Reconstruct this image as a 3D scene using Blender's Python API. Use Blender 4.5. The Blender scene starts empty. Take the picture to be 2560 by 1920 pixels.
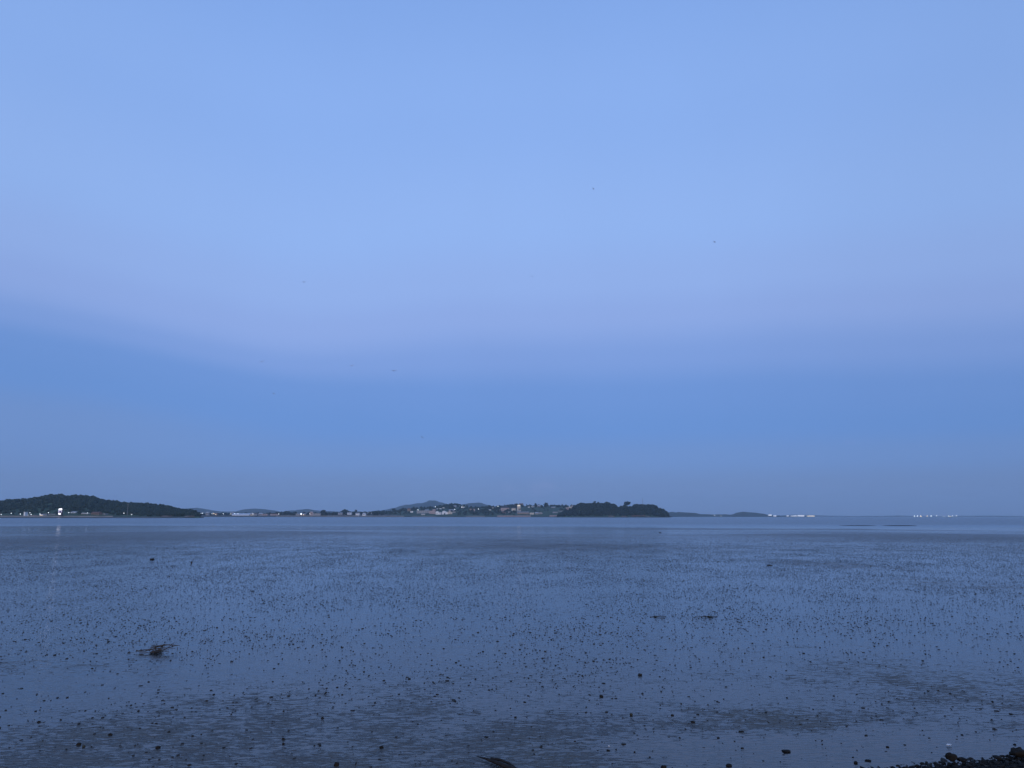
import bpy, bmesh, math, random
import numpy as np
from mathutils import Vector, Matrix, noise as mnoise

R = math.radians
random.seed(7)
rng = np.random.default_rng(7)
sc = bpy.context.scene
COL = sc.collection

# ------------------------------------------------------------------ camera
FPX, CX, CY = 1923.0, 1280.0, 960.0        # focal length and centre in photo pixels
CAMZ, PITCH, ROLL = 2.0, R(9.75), R(0.05)
CAM = Vector((0, 0, CAMZ))
F = Vector((0, math.cos(PITCH), math.sin(PITCH)))
R0 = Vector((1, 0, 0)); U0 = R0.cross(F)
RX = R0 * math.cos(ROLL) + U0 * math.sin(ROLL)
UX = U0 * math.cos(ROLL) - R0 * math.sin(ROLL)
cd = bpy.data.cameras.new('camera'); cam = bpy.data.objects.new('camera', cd); COL.objects.link(cam)
cam.matrix_world = Matrix(((RX.x, UX.x, -F.x, 0), (RX.y, UX.y, -F.y, 0), (RX.z, UX.z, -F.z, CAMZ), (0, 0, 0, 1)))
cd.sensor_width = 36; cd.lens = 36 * FPX / 2560; cd.clip_start = 0.05; cd.clip_end = 30000
sc.camera = cam


def ray(px, py):
    return F + RX * ((px - CX) / FPX) + UX * ((CY - py) / FPX)


def at(px, py, Y):
    d = ray(px, py)
    return CAM + d * (Y / d.y)


def ground(px, py, z=0.0):
    d = ray(px, py)
    return CAM + d * ((z - CAMZ) / d.z)


def proj(p):
    v = Vector(p) - CAM
    k = v.dot(F)
    return CX + FPX * v.dot(RX) / k, CY - FPX * v.dot(UX) / k


# ------------------------------------------------------------------ sky, twilight, exposure
w = bpy.data.worlds.new('World'); sc.world = w; w.use_nodes = True
nt = w.node_tree; nt.nodes.clear()
N = nt.nodes.new; L = nt.links.new


def S(r, g, b):
    f = lambda c: (c / 255 / 12.92) if c <= 10 else ((c / 255 + 0.055) / 1.055) ** 2.4
    return (f(r), f(g), f(b), 1)


def wmath(op, a, b=None, c=None, clamp=False):
    n = N('ShaderNodeMath'); n.operation = op; n.use_clamp = clamp
    for i, v in enumerate((a, b, c)):
        if v is None: continue
        if isinstance(v, (int, float)): n.inputs[i].default_value = v
        else: L(v, n.inputs[i])
    return n.outputs[0]


def wsmooth(v, a, b):
    n = N('ShaderNodeMapRange'); n.interpolation_type = 'SMOOTHSTEP'
    L(v, n.inputs['Value']); n.inputs['From Min'].default_value = a; n.inputs['From Max'].default_value = b
    return n.outputs[0]


tc = N('ShaderNodeTexCoord'); sep = N('ShaderNodeSeparateXYZ'); L(tc.outputs['Generated'], sep.inputs[0])
elev = wmath('MULTIPLY', wmath('ARCSINE', sep.outputs['Z']), 180 / math.pi)
nz = N('ShaderNodeTexNoise'); nz.inputs['Scale'].default_value = 1.7; nz.inputs['Detail'].default_value = 2.0
L(tc.outputs['Generated'], nz.inputs['Vector'])
right = wmath('MULTIPLY', wsmooth(sep.outputs['X'], 0.25, 0.65), -1.0)
wob = wmath('MULTIPLY', wmath('SUBTRACT', nz.outputs['Fac'], 0.5), 2.0)
off = wmath('MULTIPLY', wmath('ADD', right, wob), wsmooth(elev, 2.0, 9.0))
# on the left the edge of the earth's shadow is crisper and climbs towards the left
lm = wsmooth(sep.outputs['X'], -0.04, -0.34)
shift = wmath('MULTIPLY', lm, wmath('SUBTRACT', wmath('MULTIPLY', wsmooth(sep.outputs['X'], -0.18, -0.58), 2.3), 0.8))
e1 = wmath('SUBTRACT', elev, wmath('ADD', off, wmath('MULTIPLY', shift, wsmooth(elev, 2.0, 7.0))))
crisp = wmath('MULTIPLY', lm, wmath('MULTIPLY', wmath('MAXIMUM', wmath('MINIMUM', wmath('SUBTRACT', e1, 10.6), 1.7), -1.7), 0.6))
e2 = wmath('MAXIMUM', wmath('ADD', e1, wmath('MULTIPLY', crisp, wsmooth(elev, 3.0, 8.0))), 0.0)
ramp = N('ShaderNodeValToRGB'); L(wmath('DIVIDE', e2, 90.0), ramp.inputs[0])
cr = ramp.color_ramp; cr.interpolation = 'EASE'
STOPS = [(0.0, (106, 131, 177)), (2.0, (109, 138, 189)), (4.2, (109, 145, 204)), (6.4, (102, 145, 211)), (9.0, (106, 147, 213)),
         (11.5, (122, 156, 219)), (14.5, (138, 167, 226)), (17.0, (142, 173, 231)), (21, (142, 177, 236)), (29, (135, 172, 234)),
         (38, (126, 164, 228)), (55, (105, 146, 213)), (90, (92, 132, 200))]
while len(cr.elements) < len(STOPS): cr.elements.new(0.5)
for el, (e, c) in zip(cr.elements, STOPS):
    el.position = e / 90.0; el.color = S(*c)


def cloud(px, py, rx, rz, scale, seed):      # faint rosy cloud low over the horizon
    d = ray(px, py).normalized()
    v = N('ShaderNodeVectorMath'); v.operation = 'SUBTRACT'; L(tc.outputs['Generated'], v.inputs[0]); v.inputs[1].default_value = d
    s = N('ShaderNodeVectorMath'); s.operation = 'MULTIPLY'; L(v.outputs[0], s.inputs[0]); s.inputs[1].default_value = (1 / rx, 1 / rx, 1 / rz)
    ln = N('ShaderNodeVectorMath'); ln.operation = 'LENGTH'; L(s.outputs[0], ln.inputs[0])
    n2 = N('ShaderNodeTexNoise'); n2.inputs['Scale'].default_value = scale; n2.inputs['Detail'].default_value = 4
    sv = N('ShaderNodeVectorMath'); sv.operation = 'MULTIPLY'; L(tc.outputs['Generated'], sv.inputs[0]); sv.inputs[1].default_value = (1, 1, 1.6)
    L(sv.outputs[0], n2.inputs['Vector'])
    return wmath('MULTIPLY', wsmooth(ln.outputs['Value'], 1.0, 0.1), wsmooth(n2.outputs['Fac'], 0.42, 0.68))


cl = wmath('ADD', cloud(1330, 1222, 0.075, 0.016, 45, 1), wmath('ADD', cloud(1373, 1212, 0.018, 0.016, 60, 2), wmath('MULTIPLY', cloud(2140, 1103, 0.03, 0.004, 70, 3), 0.8)))
addc = N('ShaderNodeMix'); addc.data_type = 'RGBA'; addc.blend_type = 'ADD'
L(wmath('MULTIPLY', cl, 0.6), addc.inputs['Factor']); L(ramp.outputs[0], addc.inputs['A']); addc.inputs['B'].default_value = (0.045, 0.025, 0.03, 1)
sm = N('ShaderNodeMapping'); sm.inputs['Scale'].default_value = (7, 7, 2.2); L(tc.outputs['Generated'], sm.inputs[0])
nv_ = N('ShaderNodeTexNoise'); nv_.inputs['Scale'].default_value = 1.0; nv_.inputs['Detail'].default_value = 4; L(sm.outputs[0], nv_.inputs['Vector'])
bg1 = N('ShaderNodeBackground'); L(addc.outputs['Result'], bg1.inputs[0]); L(wmath('SUBTRACT', wmath('ADD', 1.02, wmath('MULTIPLY', nv_.outputs['Fac'], 0.05)), wmath('ADD', wmath('MULTIPLY', wsmooth(sep.outputs['X'], 0.15, 0.6), 0.10), wmath('MULTIPLY', wsmooth(sep.outputs['X'], -0.25, -0.6), 0.05))), bg1.inputs[1])
sky = N('ShaderNodeTexSky'); sky.sky_type = 'NISHITA'; sky.sun_disc = False
sky.sun_elevation = R(-2.5); sky.sun_rotation = R(180)
bg2 = N('ShaderNodeBackground'); L(sky.outputs[0], bg2.inputs[0]); bg2.inputs[1].default_value = 0.06
addb = N('ShaderNodeAddShader'); L(bg1.outputs[0], addb.inputs[0]); L(bg2.outputs[0], addb.inputs[1])
wo = N('ShaderNodeOutputWorld'); L(addb.outputs[0], wo.inputs[0])

sd = bpy.data.lights.new('afterglow', 'SUN'); so = bpy.data.objects.new('afterglow', sd); COL.objects.link(so)
sd.energy = 1.5; sd.angle = R(24); sd.color = (1.0, 0.9, 0.86)       # the bright sky left behind the camera after sunset
so.rotation_euler = (R(90 - 5), 0, R(8))

vs = sc.view_settings; vs.view_transform = 'Standard'; vs.look = 'None'; vs.exposure = 0; vs.gamma = 1; vs.use_curve_mapping = False
sc.render.engine = 'CYCLES'
cy = sc.cycles
cy.max_bounces = 6; cy.diffuse_bounces = 2; cy.glossy_bounces = 2; cy.volume_bounces = 1; cy.transmission_bounces = 0
cy.use_denoising = True; cy.sample_clamp_indirect = 1.0


# ------------------------------------------------------------------ helpers
def tag(o, label=None, cat=None, group=None, kind=None):
    if label: o['label'] = label
    if cat: o['category'] = cat
    if group: o['group'] = group
    if kind: o['kind'] = kind
    return o


def link(name, me, parent=None, loc=None):
    o = bpy.data.objects.new(name, me); COL.objects.link(o)
    if parent is not None: o.parent = parent
    if loc is not None: o.location = loc
    return o


def mesh(name, verts, faces, mat, smooth=False):
    me = bpy.data.meshes.new(name)
    me.from_pydata([tuple(v) for v in verts], [], [tuple(f) for f in faces])
    if smooth: me.polygons.foreach_set('use_smooth', [True] * len(me.polygons))
    me.materials.append(mat); me.update()
    return me


def mesh_np(name, V, Fc, mat, smooth=False):
    """fast path: V (n,3) float array, Fc (m,k) int array of equal-sided faces"""
    V = np.asarray(V, np.float32); Fc = np.asarray(Fc, np.int32); m, k = Fc.shape
    me = bpy.data.meshes.new(name)
    me.vertices.add(len(V)); me.vertices.foreach_set('co', V.ravel())
    me.loops.add(m * k); me.loops.foreach_set('vertex_index', Fc.ravel())
    me.polygons.add(m); me.polygons.foreach_set('loop_start', np.arange(0, m * k, k, dtype=np.int32))
    me.polygons.foreach_set('use_smooth', np.full(m, smooth))
    me.materials.append(mat); me.update(calc_edges=True); me.validate()
    return me


def empty(name, loc, rz=0.0):
    o = bpy.data.objects.new(name, None); COL.objects.link(o); o.location = loc; o.rotation_euler = (0, 0, rz); o.empty_display_size = 0.1
    return o


class MB:
    def __init__(s): s.v = []; s.f = []
    def box(s, x0, x1, y0, y1, z0, z1):
        b = len(s.v)
        s.v += [(x0, y0, z0), (x1, y0, z0), (x1, y1, z0), (x0, y1, z0), (x0, y0, z1), (x1, y0, z1), (x1, y1, z1), (x0, y1, z1)]
        s.f += [tuple(b + i for i in q) for q in ((0, 3, 2, 1), (4, 5, 6, 7), (0, 1, 5, 4), (1, 2, 6, 5), (2, 3, 7, 6), (3, 0, 4, 7))]
        return s
    def tube(s, pts, rad, n=6, cap=True):
        pts = [Vector(p) for p in pts]
        b = len(s.v)
        for i, p in enumerate(pts):
            t = (pts[min(i + 1, len(pts) - 1)] - pts[max(i - 1, 0)]).normalized()
            a = t.cross(Vector((0, 0, 1)) if abs(t.z) < 0.9 else Vector((1, 0, 0))).normalized(); c = t.cross(a)
            r = rad[i] if isinstance(rad, (list, tuple)) else rad
            for k in range(n):
                q = 2 * math.pi * k / n
                s.v.append(tuple(p + (a * math.cos(q) + c * math.sin(q)) * r))
        for i in range(len(pts) - 1):
            for k in range(n):
                s.f.append((b + i * n + k, b + i * n + (k + 1) % n, b + (i + 1) * n + (k + 1) % n, b + (i + 1) * n + k))
        if cap:
            s.f.append(tuple(b + k for k in range(n))[::-1]); s.f.append(tuple(b + (len(pts) - 1) * n + k for k in range(n)))
        return s
    def prism(s, prof, y0, y1):           # profile in x,z extruded along y
        b = len(s.v); n = len(prof)
        s.v += [(x, y0, z) for x, z in prof] + [(x, y1, z) for x, z in prof]
        s.f += [tuple(b + i for i in range(n)), tuple(b + n + i for i in range(n))[::-1]]
        for i in range(n):
            j = (i + 1) % n; s.f.append((b + i, b + n + i, b + n + j, b + j))
        return s
    def add(s, v, f):
        b = len(s.v); s.v += list(v); s.f += [tuple(b + i for i in q) for q in f]; return s
    def me(s, name, mat, smooth=False): return mesh(name, s.v, s.f, mat, smooth)


def ico(sub):
    bm = bmesh.new(); bmesh.ops.create_icosphere(bm, subdivisions=sub, radius=1)
    v = np.array([x.co[:] for x in bm.verts]); f = np.array([[q.index for q in p.verts] for p in bm.faces]); bm.free()
    return v, f


ICO0, ICO1, ICO2 = ico(1), ico(2), ico(3)   # 12 / 42 / 162 vertices


def lump_mesh(name, mat, sub=ICO1, squash=0.6, rough=0.25, seed=0, smooth=False):
    v, f = sub; off = Vector((seed * 3.7, seed * 1.3, 0)); out = []
    for p in v:
        n = mnoise.noise(Vector(p) * 1.1 + off) + 0.5 * mnoise.noise(Vector(p) * 2.7 + off)
        out.append(Vector(p) * (1 + rough * n))
    out = [(p.x, p.y, p.z * squash) for p in out]
    return mesh(name, out, f.tolist(), mat, smooth)


# ------------------------------------------------------------------ materials
def material(name):
    m = bpy.data.materials.new(name); m.use_nodes = True
    return m, m.node_tree, m.node_tree.nodes['Principled BSDF']


def simple(name, c1, c2=None, rough=0.7, scale=1.0, detail=3, bump=0.0, spec=0.3):
    m, t, p = material(name)
    p.inputs['Roughness'].default_value = rough; p.inputs['Specular IOR Level'].default_value = spec
    if c2 is None: c2 = tuple(0.75 * x for x in c1)
    g = t.nodes.new('ShaderNodeNewGeometry')
    n = t.nodes.new('ShaderNodeTexNoise'); n.inputs['Scale'].default_value = scale; n.inputs['Detail'].default_value = detail
    t.links.new(g.outputs['Position'], n.inputs['Vector'])
    r = t.nodes.new('ShaderNodeValToRGB'); r.color_ramp.elements[0].position = 0.32; r.color_ramp.elements[1].position = 0.68
    r.color_ramp.elements[0].color = (*c1, 1); r.color_ramp.elements[1].color = (*c2, 1)
    t.links.new(n.outputs['Fac'], r.inputs[0]); t.links.new(r.outputs[0], p.inputs['Base Color'])
    if bump:
        b = t.nodes.new('ShaderNodeBump'); b.inputs['Strength'].default_value = bump; b.inputs['Distance'].default_value = 1 / scale * 0.3
        t.links.new(n.outputs['Fac'], b.inputs['Height']); t.links.new(b.outputs[0], p.inputs['Normal'])
    return m


def emit(name, col, strength):
    m, t, p = material(name)
    p.inputs['Base Color'].default_value = (*[min(1, c) * 0.8 for c in col], 1)
    p.inputs['Emission Color'].default_value = (*col, 1); p.inputs['Emission Strength'].default_value = strength
    try: m.cycles.emission_sampling = 'NONE'
    except Exception: pass
    return m


M_leaf = simple('dark_foliage', (0.008, 0.02, 0.014), (0.018, 0.034, 0.021), 0.8, 0.12)
M_leaf2 = simple('evergreen_foliage', (0.005, 0.015, 0.011), (0.013, 0.026, 0.017), 0.8, 0.15)
M_field = simple('field_grass', (0.05, 0.085, 0.04), (0.034, 0.058, 0.03), 0.9, 0.03)
M_hill = simple('distant_woods', (0.014, 0.026, 0.022), (0.022, 0.036, 0.028), 0.9, 0.01)
M_soil = simple('shore_soil', (0.09, 0.075, 0.06), (0.05, 0.045, 0.04), 0.9, 0.05)
M_bark = simple('bark', (0.05, 0.035, 0.025), None, 0.9, 3)
M_concrete = simple('pale_concrete', (0.32, 0.31, 0.30), (0.22, 0.21, 0.2), 0.85, 0.15)
M_rockpale = simple('pale_shore_rock', (0.34, 0.29, 0.25), (0.2, 0.15, 0.12), 0.9, 0.4)
M_rockred = simple('reddish_shore_rock', (0.2, 0.11, 0.075), (0.12, 0.08, 0.06), 0.9, 0.4)
M_steel = simple('grey_steel', (0.2, 0.2, 0.21), None, 0.5, 2)
M_white = simple('white_paint', (0.8, 0.79, 0.78), (0.7, 0.69, 0.68), 0.6, 0.3)
M_cream = simple('cream_render', (0.62, 0.54, 0.44), (0.52, 0.45, 0.37), 0.8, 0.3)
M_pink = simple('pinkish_render', (0.42, 0.32, 0.31), (0.34, 0.26, 0.25), 0.8, 0.3)
M_grey = simple('grey_render', (0.32, 0.32, 0.33), (0.25, 0.25, 0.26), 0.8, 0.3)
M_brown = simple('brown_render', (0.24, 0.17, 0.13), (0.18, 0.13, 0.10), 0.85, 0.3)
M_roofd = simple('dark_roof', (0.06, 0.06, 0.07), (0.04, 0.04, 0.05), 0.7, 0.6)
M_roofr = simple('rust_roof', (0.2, 0.1, 0.075), (0.15, 0.08, 0.06), 0.8, 0.6)
M_roofl = simple('light_roof', (0.5, 0.5, 0.52), (0.4, 0.4, 0.42), 0.6, 0.4)
M_poly = simple('white_sheeting', (0.66, 0.68, 0.72), (0.55, 0.58, 0.62), 0.45, 0.2)
M_glass = simple('dark_window', (0.02, 0.025, 0.03), None, 0.15, 1, spec=0.5)
M_lampw = emit('white_lamp_glow', (0.88, 0.94, 1.0), 4.5)
M_lampo = emit('warm_lamp_glow', (1.0, 0.72, 0.42), 7.0)
M_lit = emit('lit_white_front', (0.95, 0.94, 1.0), 1.5)
M_litdim = emit('dim_lit_front', (0.72, 0.66, 0.9), 0.45)
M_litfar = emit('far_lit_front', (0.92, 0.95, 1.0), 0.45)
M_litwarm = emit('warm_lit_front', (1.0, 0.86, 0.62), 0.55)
M_winlit = emit('lit_window', (1.0, 0.8, 0.55), 1.2)


def mud_material():
    m, t, p = material('wet_mud'); n = t.nodes.new; l = t.links.new
    g = n('ShaderNodeNewGeometry')
    att = n('ShaderNodeAttribute'); att.attribute_name = 'dull'
    alg = n('ShaderNodeAttribute'); alg.attribute_name = 'algae'
    sepp = n('ShaderNodeSeparateXYZ'); l(g.outputs['Position'], sepp.inputs[0])

    def mt(op, a, b=None, clamp=False):
        q = n('ShaderNodeMath'); q.operation = op; q.use_clamp = clamp
        for i, v in enumerate((a, b)):
            if v is None: continue
            if isinstance(v, (int, float)): q.inputs[i].default_value = v
            else: l(v, q.inputs[i])
        return q.outputs[0]

    def nz(scale, detail, stretch=(1, 1, 1), rough=0.55, dist=0.0):
        mp = n('ShaderNodeMapping'); mp.inputs['Scale'].default_value = stretch; mp.inputs['Rotation'].default_value = (0, 0, R(-14))
        l(g.outputs['Position'], mp.inputs[0])
        q = n('ShaderNodeTexNoise'); q.inputs['Scale'].default_value = scale; q.inputs['Detail'].default_value = detail; q.inputs['Roughness'].default_value = rough
        q.inputs['Distortion'].default_value = dist
        l(mp.outputs[0], q.inputs['Vector']); return q.outputs['Fac']

    def mr(v, a, b, c=0.0, d=1.0, smooth=True):
        q = n('ShaderNodeMapRange'); q.interpolation_type = 'SMOOTHSTEP' if smooth else 'LINEAR'
        l(v, q.inputs[0]); q.inputs[1].default_value = a; q.inputs[2].default_value = b; q.inputs[3].default_value = c; q.inputs[4].default_value = d
        return q.outputs[0]

    # film of water where the mud is low: dull where the mesh says so, broken up by noise of the mud itself
    patch = nz(1.7, 6, (0.7, 1.0, 1), 0.6, 0.4); fine = nz(17, 4, (0.5, 1.3, 1), 0.6, 0.8)
    dull = mr(mt('ADD', att.outputs['Fac'], mt('ADD', mt('MULTIPLY', mt('SUBTRACT', patch, 0.5), 1.25), mt('MULTIPLY', mt('SUBTRACT', fine, 0.5), 2.5))), 0.40, 0.74)
    grain = nz(7, 3, (1.7, 0.75, 1), 0.65)
    dull = mt('MAXIMUM', dull, mt('MULTIPLY', mr(grain, 0.56, 0.70), mr(sepp.outputs['Y'], 8, 26, 0.0, 0.42, False)))
    # base colour: grey-brown silt with olive algae
    c1 = n('ShaderNodeMix'); c1.data_type = 'RGBA'; l(mt('ADD', mt('MULTIPLY', nz(2.3, 5), 0.5), mt('MULTIPLY', mr(nz(26, 3, (0.5, 1.3, 1)), 0.35, 0.65), 0.5)), c1.inputs['Factor'])
    c1.inputs['A'].default_value = (0.035, 0.032, 0.03, 1); c1.inputs['B'].default_value = (0.12, 0.1, 0.084, 1)
    c2 = n('ShaderNodeMix'); c2.data_type = 'RGBA'; l(mt('MULTIPLY', alg.outputs['Fac'], mr(fine, 0.3, 0.65), True), c2.inputs['Factor'])
    l(c1.outputs['Result'], c2.inputs['A']); c2.inputs['B'].default_value = (0.085, 0.066, 0.042, 1)
    wet = n('ShaderNodeMix'); wet.data_type = 'RGBA'; wet.blend_type = 'MULTIPLY'; wet.inputs['Factor'].default_value = 1     # mud under a film of water is darker
    gr = n('ShaderNodeCombineColor'); k_ = mr(dull, 0, 1, 0.35, 1.0, False)
    for q in range(3): l(k_, gr.inputs[q])
    l(c2.outputs['Result'], wet.inputs['A']); l(gr.outputs[0], wet.inputs['B'])
    l(wet.outputs['Result'], p.inputs['Base Color'])
    l(mr(dull, 0, 1, 0.06, 0.5, False), p.inputs['Roughness'])
    p.inputs['IOR'].default_value = 1.40
    # relief: short ripples (longer across than along), fading with distance where they fall under a pixel
    rip = nz(20, 3, (0.45, 1.35, 1), 0.5, 0.8)
    rip2 = nz(42, 2, (0.5, 1.2, 1), 0.5)
    hgt = mt('ADD', mr(rip, 0.42, 0.75, 0, 1), mt('MULTIPLY', rip2, 0.25))
    amp = mt('MULTIPLY', mt('ADD', mt('MULTIPLY', dull, 1.0), 0.10), mr(sepp.outputs['Y'], 6, 90, 0.016, 0.006, False))
    b = n('ShaderNodeBump'); b.inputs['Strength'].default_value = 1.0; b.inputs['Distance'].default_value = 1.0
    l(mt('MULTIPLY', hgt, amp), b.inputs['Height']); l(b.outputs[0], p.inputs['Normal'])
    return m


def sea_material():
    m, t, p = material('sea_water'); n = t.nodes.new; l = t.links.new
    p.inputs['Base Color'].default_value = (0.03, 0.04, 0.045, 1); p.inputs['IOR'].default_value = 1.333
    g = n('ShaderNodeNewGeometry'); sp = n('ShaderNodeSeparateXYZ'); l(g.outputs['Position'], sp.inputs[0])
    dist = n('ShaderNodeMapRange'); dist.interpolation_type = 'SMOOTHSTEP'; l(sp.outputs['Y'], dist.inputs[0])
    dist.inputs[1].default_value = 120; dist.inputs[2].default_value = 230; dist.inputs[3].default_value = 0.05; dist.inputs[4].default_value = 1
    mp = n('ShaderNodeMapping'); mp.inputs['Scale'].default_value = (0.35, 1, 1); l(g.outputs['Position'], mp.inputs[0])
    q = n('ShaderNodeTexNoise'); q.inputs['Scale'].default_value = 0.9; q.inputs['Detail'].default_value = 4; l(mp.outputs[0], q.inputs['Vector'])
    mu = n('ShaderNodeMath'); mu.operation = 'MULTIPLY'; l(q.outputs['Fac'], mu.inputs[0]); l(dist.outputs[0], mu.inputs[1])
    b = n('ShaderNodeBump'); b.inputs['Strength'].default_value = 1; b.inputs['Distance'].default_value = 0.3
    l(mu.outputs[0], b.inputs['Height']); l(b.outputs[0], p.inputs['Normal'])
    ro = n('ShaderNodeMapRange'); l(dist.outputs[0], ro.inputs[0]); ro.inputs[3].default_value = 0.06; ro.inputs[4].default_value = 0.22
    l(ro.outputs[0], p.inputs['Roughness'])
    return m


M_mud = mud_material(); M_sea = sea_material()
M_lump = simple('dark_mud_lump', (0.016, 0.015, 0.014), (0.028, 0.024, 0.02), 0.75, 30, spec=0.25)
M_peb = simple('dark_wet_stone', (0.012, 0.011, 0.010), (0.026, 0.021, 0.017), 0.85, 18, bump=0.3, spec=0.12)
M_pebb = simple('brown_stone', (0.024, 0.018, 0.013), (0.013, 0.010, 0.008), 0.85, 20, bump=0.3, spec=0.12)
M_pebg = simple('grey_stone', (0.06, 0.056, 0.05), (0.035, 0.033, 0.03), 0.85, 20, bump=0.3, spec=0.12)
M_bank = simple('shingle_ground', (0.012, 0.010, 0.008), (0.02, 0.017, 0.014), 0.9, 14, bump=0.5, spec=0.1)
M_wood = simple('dark_driftwood', (0.012, 0.008, 0.006), (0.03, 0.02, 0.014), 0.8, 25, bump=0.3)
M_twig = simple('brown_twig', (0.03, 0.02, 0.014), (0.06, 0.042, 0.028), 0.8, 25)
M_weed = simple('olive_seaweed', (0.02, 0.018, 0.008), (0.04, 0.034, 0.016), 0.6, 25)
M_shell = simple('pale_shell', (0.75, 0.74, 0.72), (0.62, 0.6, 0.58), 0.5, 30)
M_bird = simple('pale_plumage', (0.55, 0.56, 0.58), (0.42, 0.43, 0.46), 0.8, 5)
M_birdw = simple('grey_wing', (0.36, 0.37, 0.4), (0.28, 0.29, 0.31), 0.8, 5)

# ------------------------------------------------------------------ tidal flat
EDGE = [(-400, 1314.5), (0, 1315.5), (300, 1314), (700, 1312.5), (1000, 1313.5), (1300, 1315), (1700, 1318.5), (2100, 1322), (2560, 1327), (3000, 1332)]
_ea = np.array([((px - CX) / FPX, ground(px, py).y) for px, py in EDGE])


def edge_y(x, y):
    return np.interp(x / np.maximum(y, 1e-3), _ea[:, 0], _ea[:, 1])


def fbm(x, y, s, seed=0, oct=3):
    out = np.zeros_like(x); a = 1.0; tot = 0
    for o in range(oct):
        out += a * np.array([mnoise.noise(Vector((px * s, py * s, seed * 7.1 + o * 3.3))) for px, py in zip(x.ravel(), y.ravel())]).reshape(x.shape)
        tot += a; a *= 0.5; s *= 2.1
    return out / tot


def pw(px, py):
    g = ground(px, py); return g.x, g.y


def blob(x, y, px, py, rpx, rpy, rot=0.0):
    """soft elongated patch of ground whose centre is seen at px,py (radii given in photo pixels there)"""
    cx, cy_ = pw(px, py); y1 = pw(px, py - rpy)[1]; y2 = pw(px, py + rpy)[1]
    ry = abs(y1 - y2) / 2; rx = rpx * cy_ / FPX
    dx, dy = x - cx, y - cy_
    dx2 = dx; dy2 = dy + rot * dx
    return np.exp(-((dx2 / rx) ** 2 + (dy2 / ry) ** 2))


ys = [-3.0, 0.0, 1.5, 3.0]
while ys[-1] < 300: ys.append(ys[-1] * 1.012 + 0.01)
ys = np.array(ys); us = np.linspace(-1, 1, 261)
half = np.maximum(ys, 3) * 1.0 + 5
X = us[None, :] * half[:, None]; Y = np.repeat(ys[:, None], len(us), 1)
lown = fbm(X, Y, 0.05, 1); midn = fbm(X * 0.5, Y, 0.35, 2, 2)
streak = fbm(X * 0.35 + Y * 0.12, Y, 0.11, 5, 3)
EY = edge_y(X, np.maximum(Y, 1))
Z = 0.07 * np.clip((EY - Y) / 60.0, -1.2, 1.0) + (0.018 * streak + 0.012 * lown) * np.clip(Y / 60, 0, 1) + 0.012 * midn * np.clip((40 - Y) / 30, 0.05, 1) - 0.075
Z = np.where(Y < EY, Z + 0.012, Z) + 0.075 * 0 
# water level of the sea is -0.075 (the mud dips under it along a ragged line)
SEA = -0.075
bands = fbm(X * 0.22 + Y * 0.10, Y, 0.05, 11, 4)
far = np.clip((Y - 22) / 75, 0, 1) ** 0.8 * 0.47
dull = far + 0.36 * np.clip((11.5 + 5.0 * midn + 3.0 * lown - Y) / 4.5, 0, 1) + 0.25 * midn * np.clip((16 - Y) / 6, 0, 1) + (0.30 * streak + 0.42 * bands) * np.clip((Y - 8) / 50, 0, 1)
for a in ((260, 1860, 420, 80, 0.0, 0.25), (800, 1850, 320, 70, 0, 0.10), (1900, 1800, 230, 40, 0.15, 0.5), (2300, 1720, 330, 75, 0.15, 0.4), (1345, 1885, 115, 55, 0, 0.9),
          (2080, 1412, 150, 14, 0.5, 0.5), (2420, 1465, 200, 20, 0.6, 0.4), (2350, 1345, 420, 22, 0, 0.3), (1350, 1360, 260, 20, 0, 0.35), (300, 1345, 420, 22, 0, 0.45), (1500, 1805, 180, 40, 0, 0.3)):
    dull = dull + a[5] * blob(X, Y, *a[:5])
for a in ((60, 1740, 260, 40, 0, 0.4), (1900, 1880, 260, 30, 0, 0.25), (2250, 1870, 260, 40, 0, 0.5), (700, 1690, 500, 50, 0, 0.2)):
    dull = dull - a[5] * blob(X, Y, *a[:5])
dull = np.where(Y < 30, np.clip(dull, -0.5, 0.54), np.clip(dull, -0.5, 0.7))
algae = np.zeros_like(X)
for a in ((1350, 1880, 120, 55, 0, 1.0), (1930, 1795, 190, 34, 0.15, 1.0), (330, 1850, 300, 55, 0, 0.5), (2330, 1690, 180, 50, 0.15, 0.6), (950, 1870, 160, 60, 0, 0.6), (2450, 1700, 140, 40, 0, 0.5), (960, 1790, 240, 40, 0, 0.3)):
    algae = np.maximum(algae, a[5] * blob(X, Y, *a[:5]))
nr, nc = X.shape
idx = np.arange(nr * nc).reshape(nr, nc)
Fq = np.stack([idx[:-1, :-1], idx[:-1, 1:], idx[1:, 1:], idx[1:, :-1]], -1).reshape(-1, 4)
me = mesh_np('tidal_flat', np.stack([X, Y, Z], -1).reshape(-1, 3), Fq, M_mud, True)
for nm, arr in (('dull', dull), ('algae', algae)):
    at_ = me.attributes.new(nm, 'FLOAT', 'POINT'); at_.data.foreach_set('value', arr.ravel().astype(np.float32))
mud = tag(link('tidal_flat', me), 'wet grey-blue tidal mud flat covering the whole foreground', kind='structure')


def mudz(x, y):
    j = np.clip(np.searchsorted(ys, y) - 1, 0, nr - 2); fy = (y - ys[j]) / (ys[j + 1] - ys[j])
    u = (x / (np.maximum(y, 3) + 5) + 1) / 2 * (nc - 1)
    i = np.clip(np.floor(u).astype(int), 0, nc - 2); fx = u - i
    z0 = Z[j, i] * (1 - fx) + Z[j, i + 1] * fx; z1 = Z[j + 1, i] * (1 - fx) + Z[j + 1, i + 1] * fx
    return z0 * (1 - fy) + z1 * fy


def onmud(px, py):
    g = ground(px, py); 
    for _ in range(3):
        z = float(mudz(np.array([g.x]), np.array([g.y]))[0]); g = ground(px, py, z)
    return g


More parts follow.
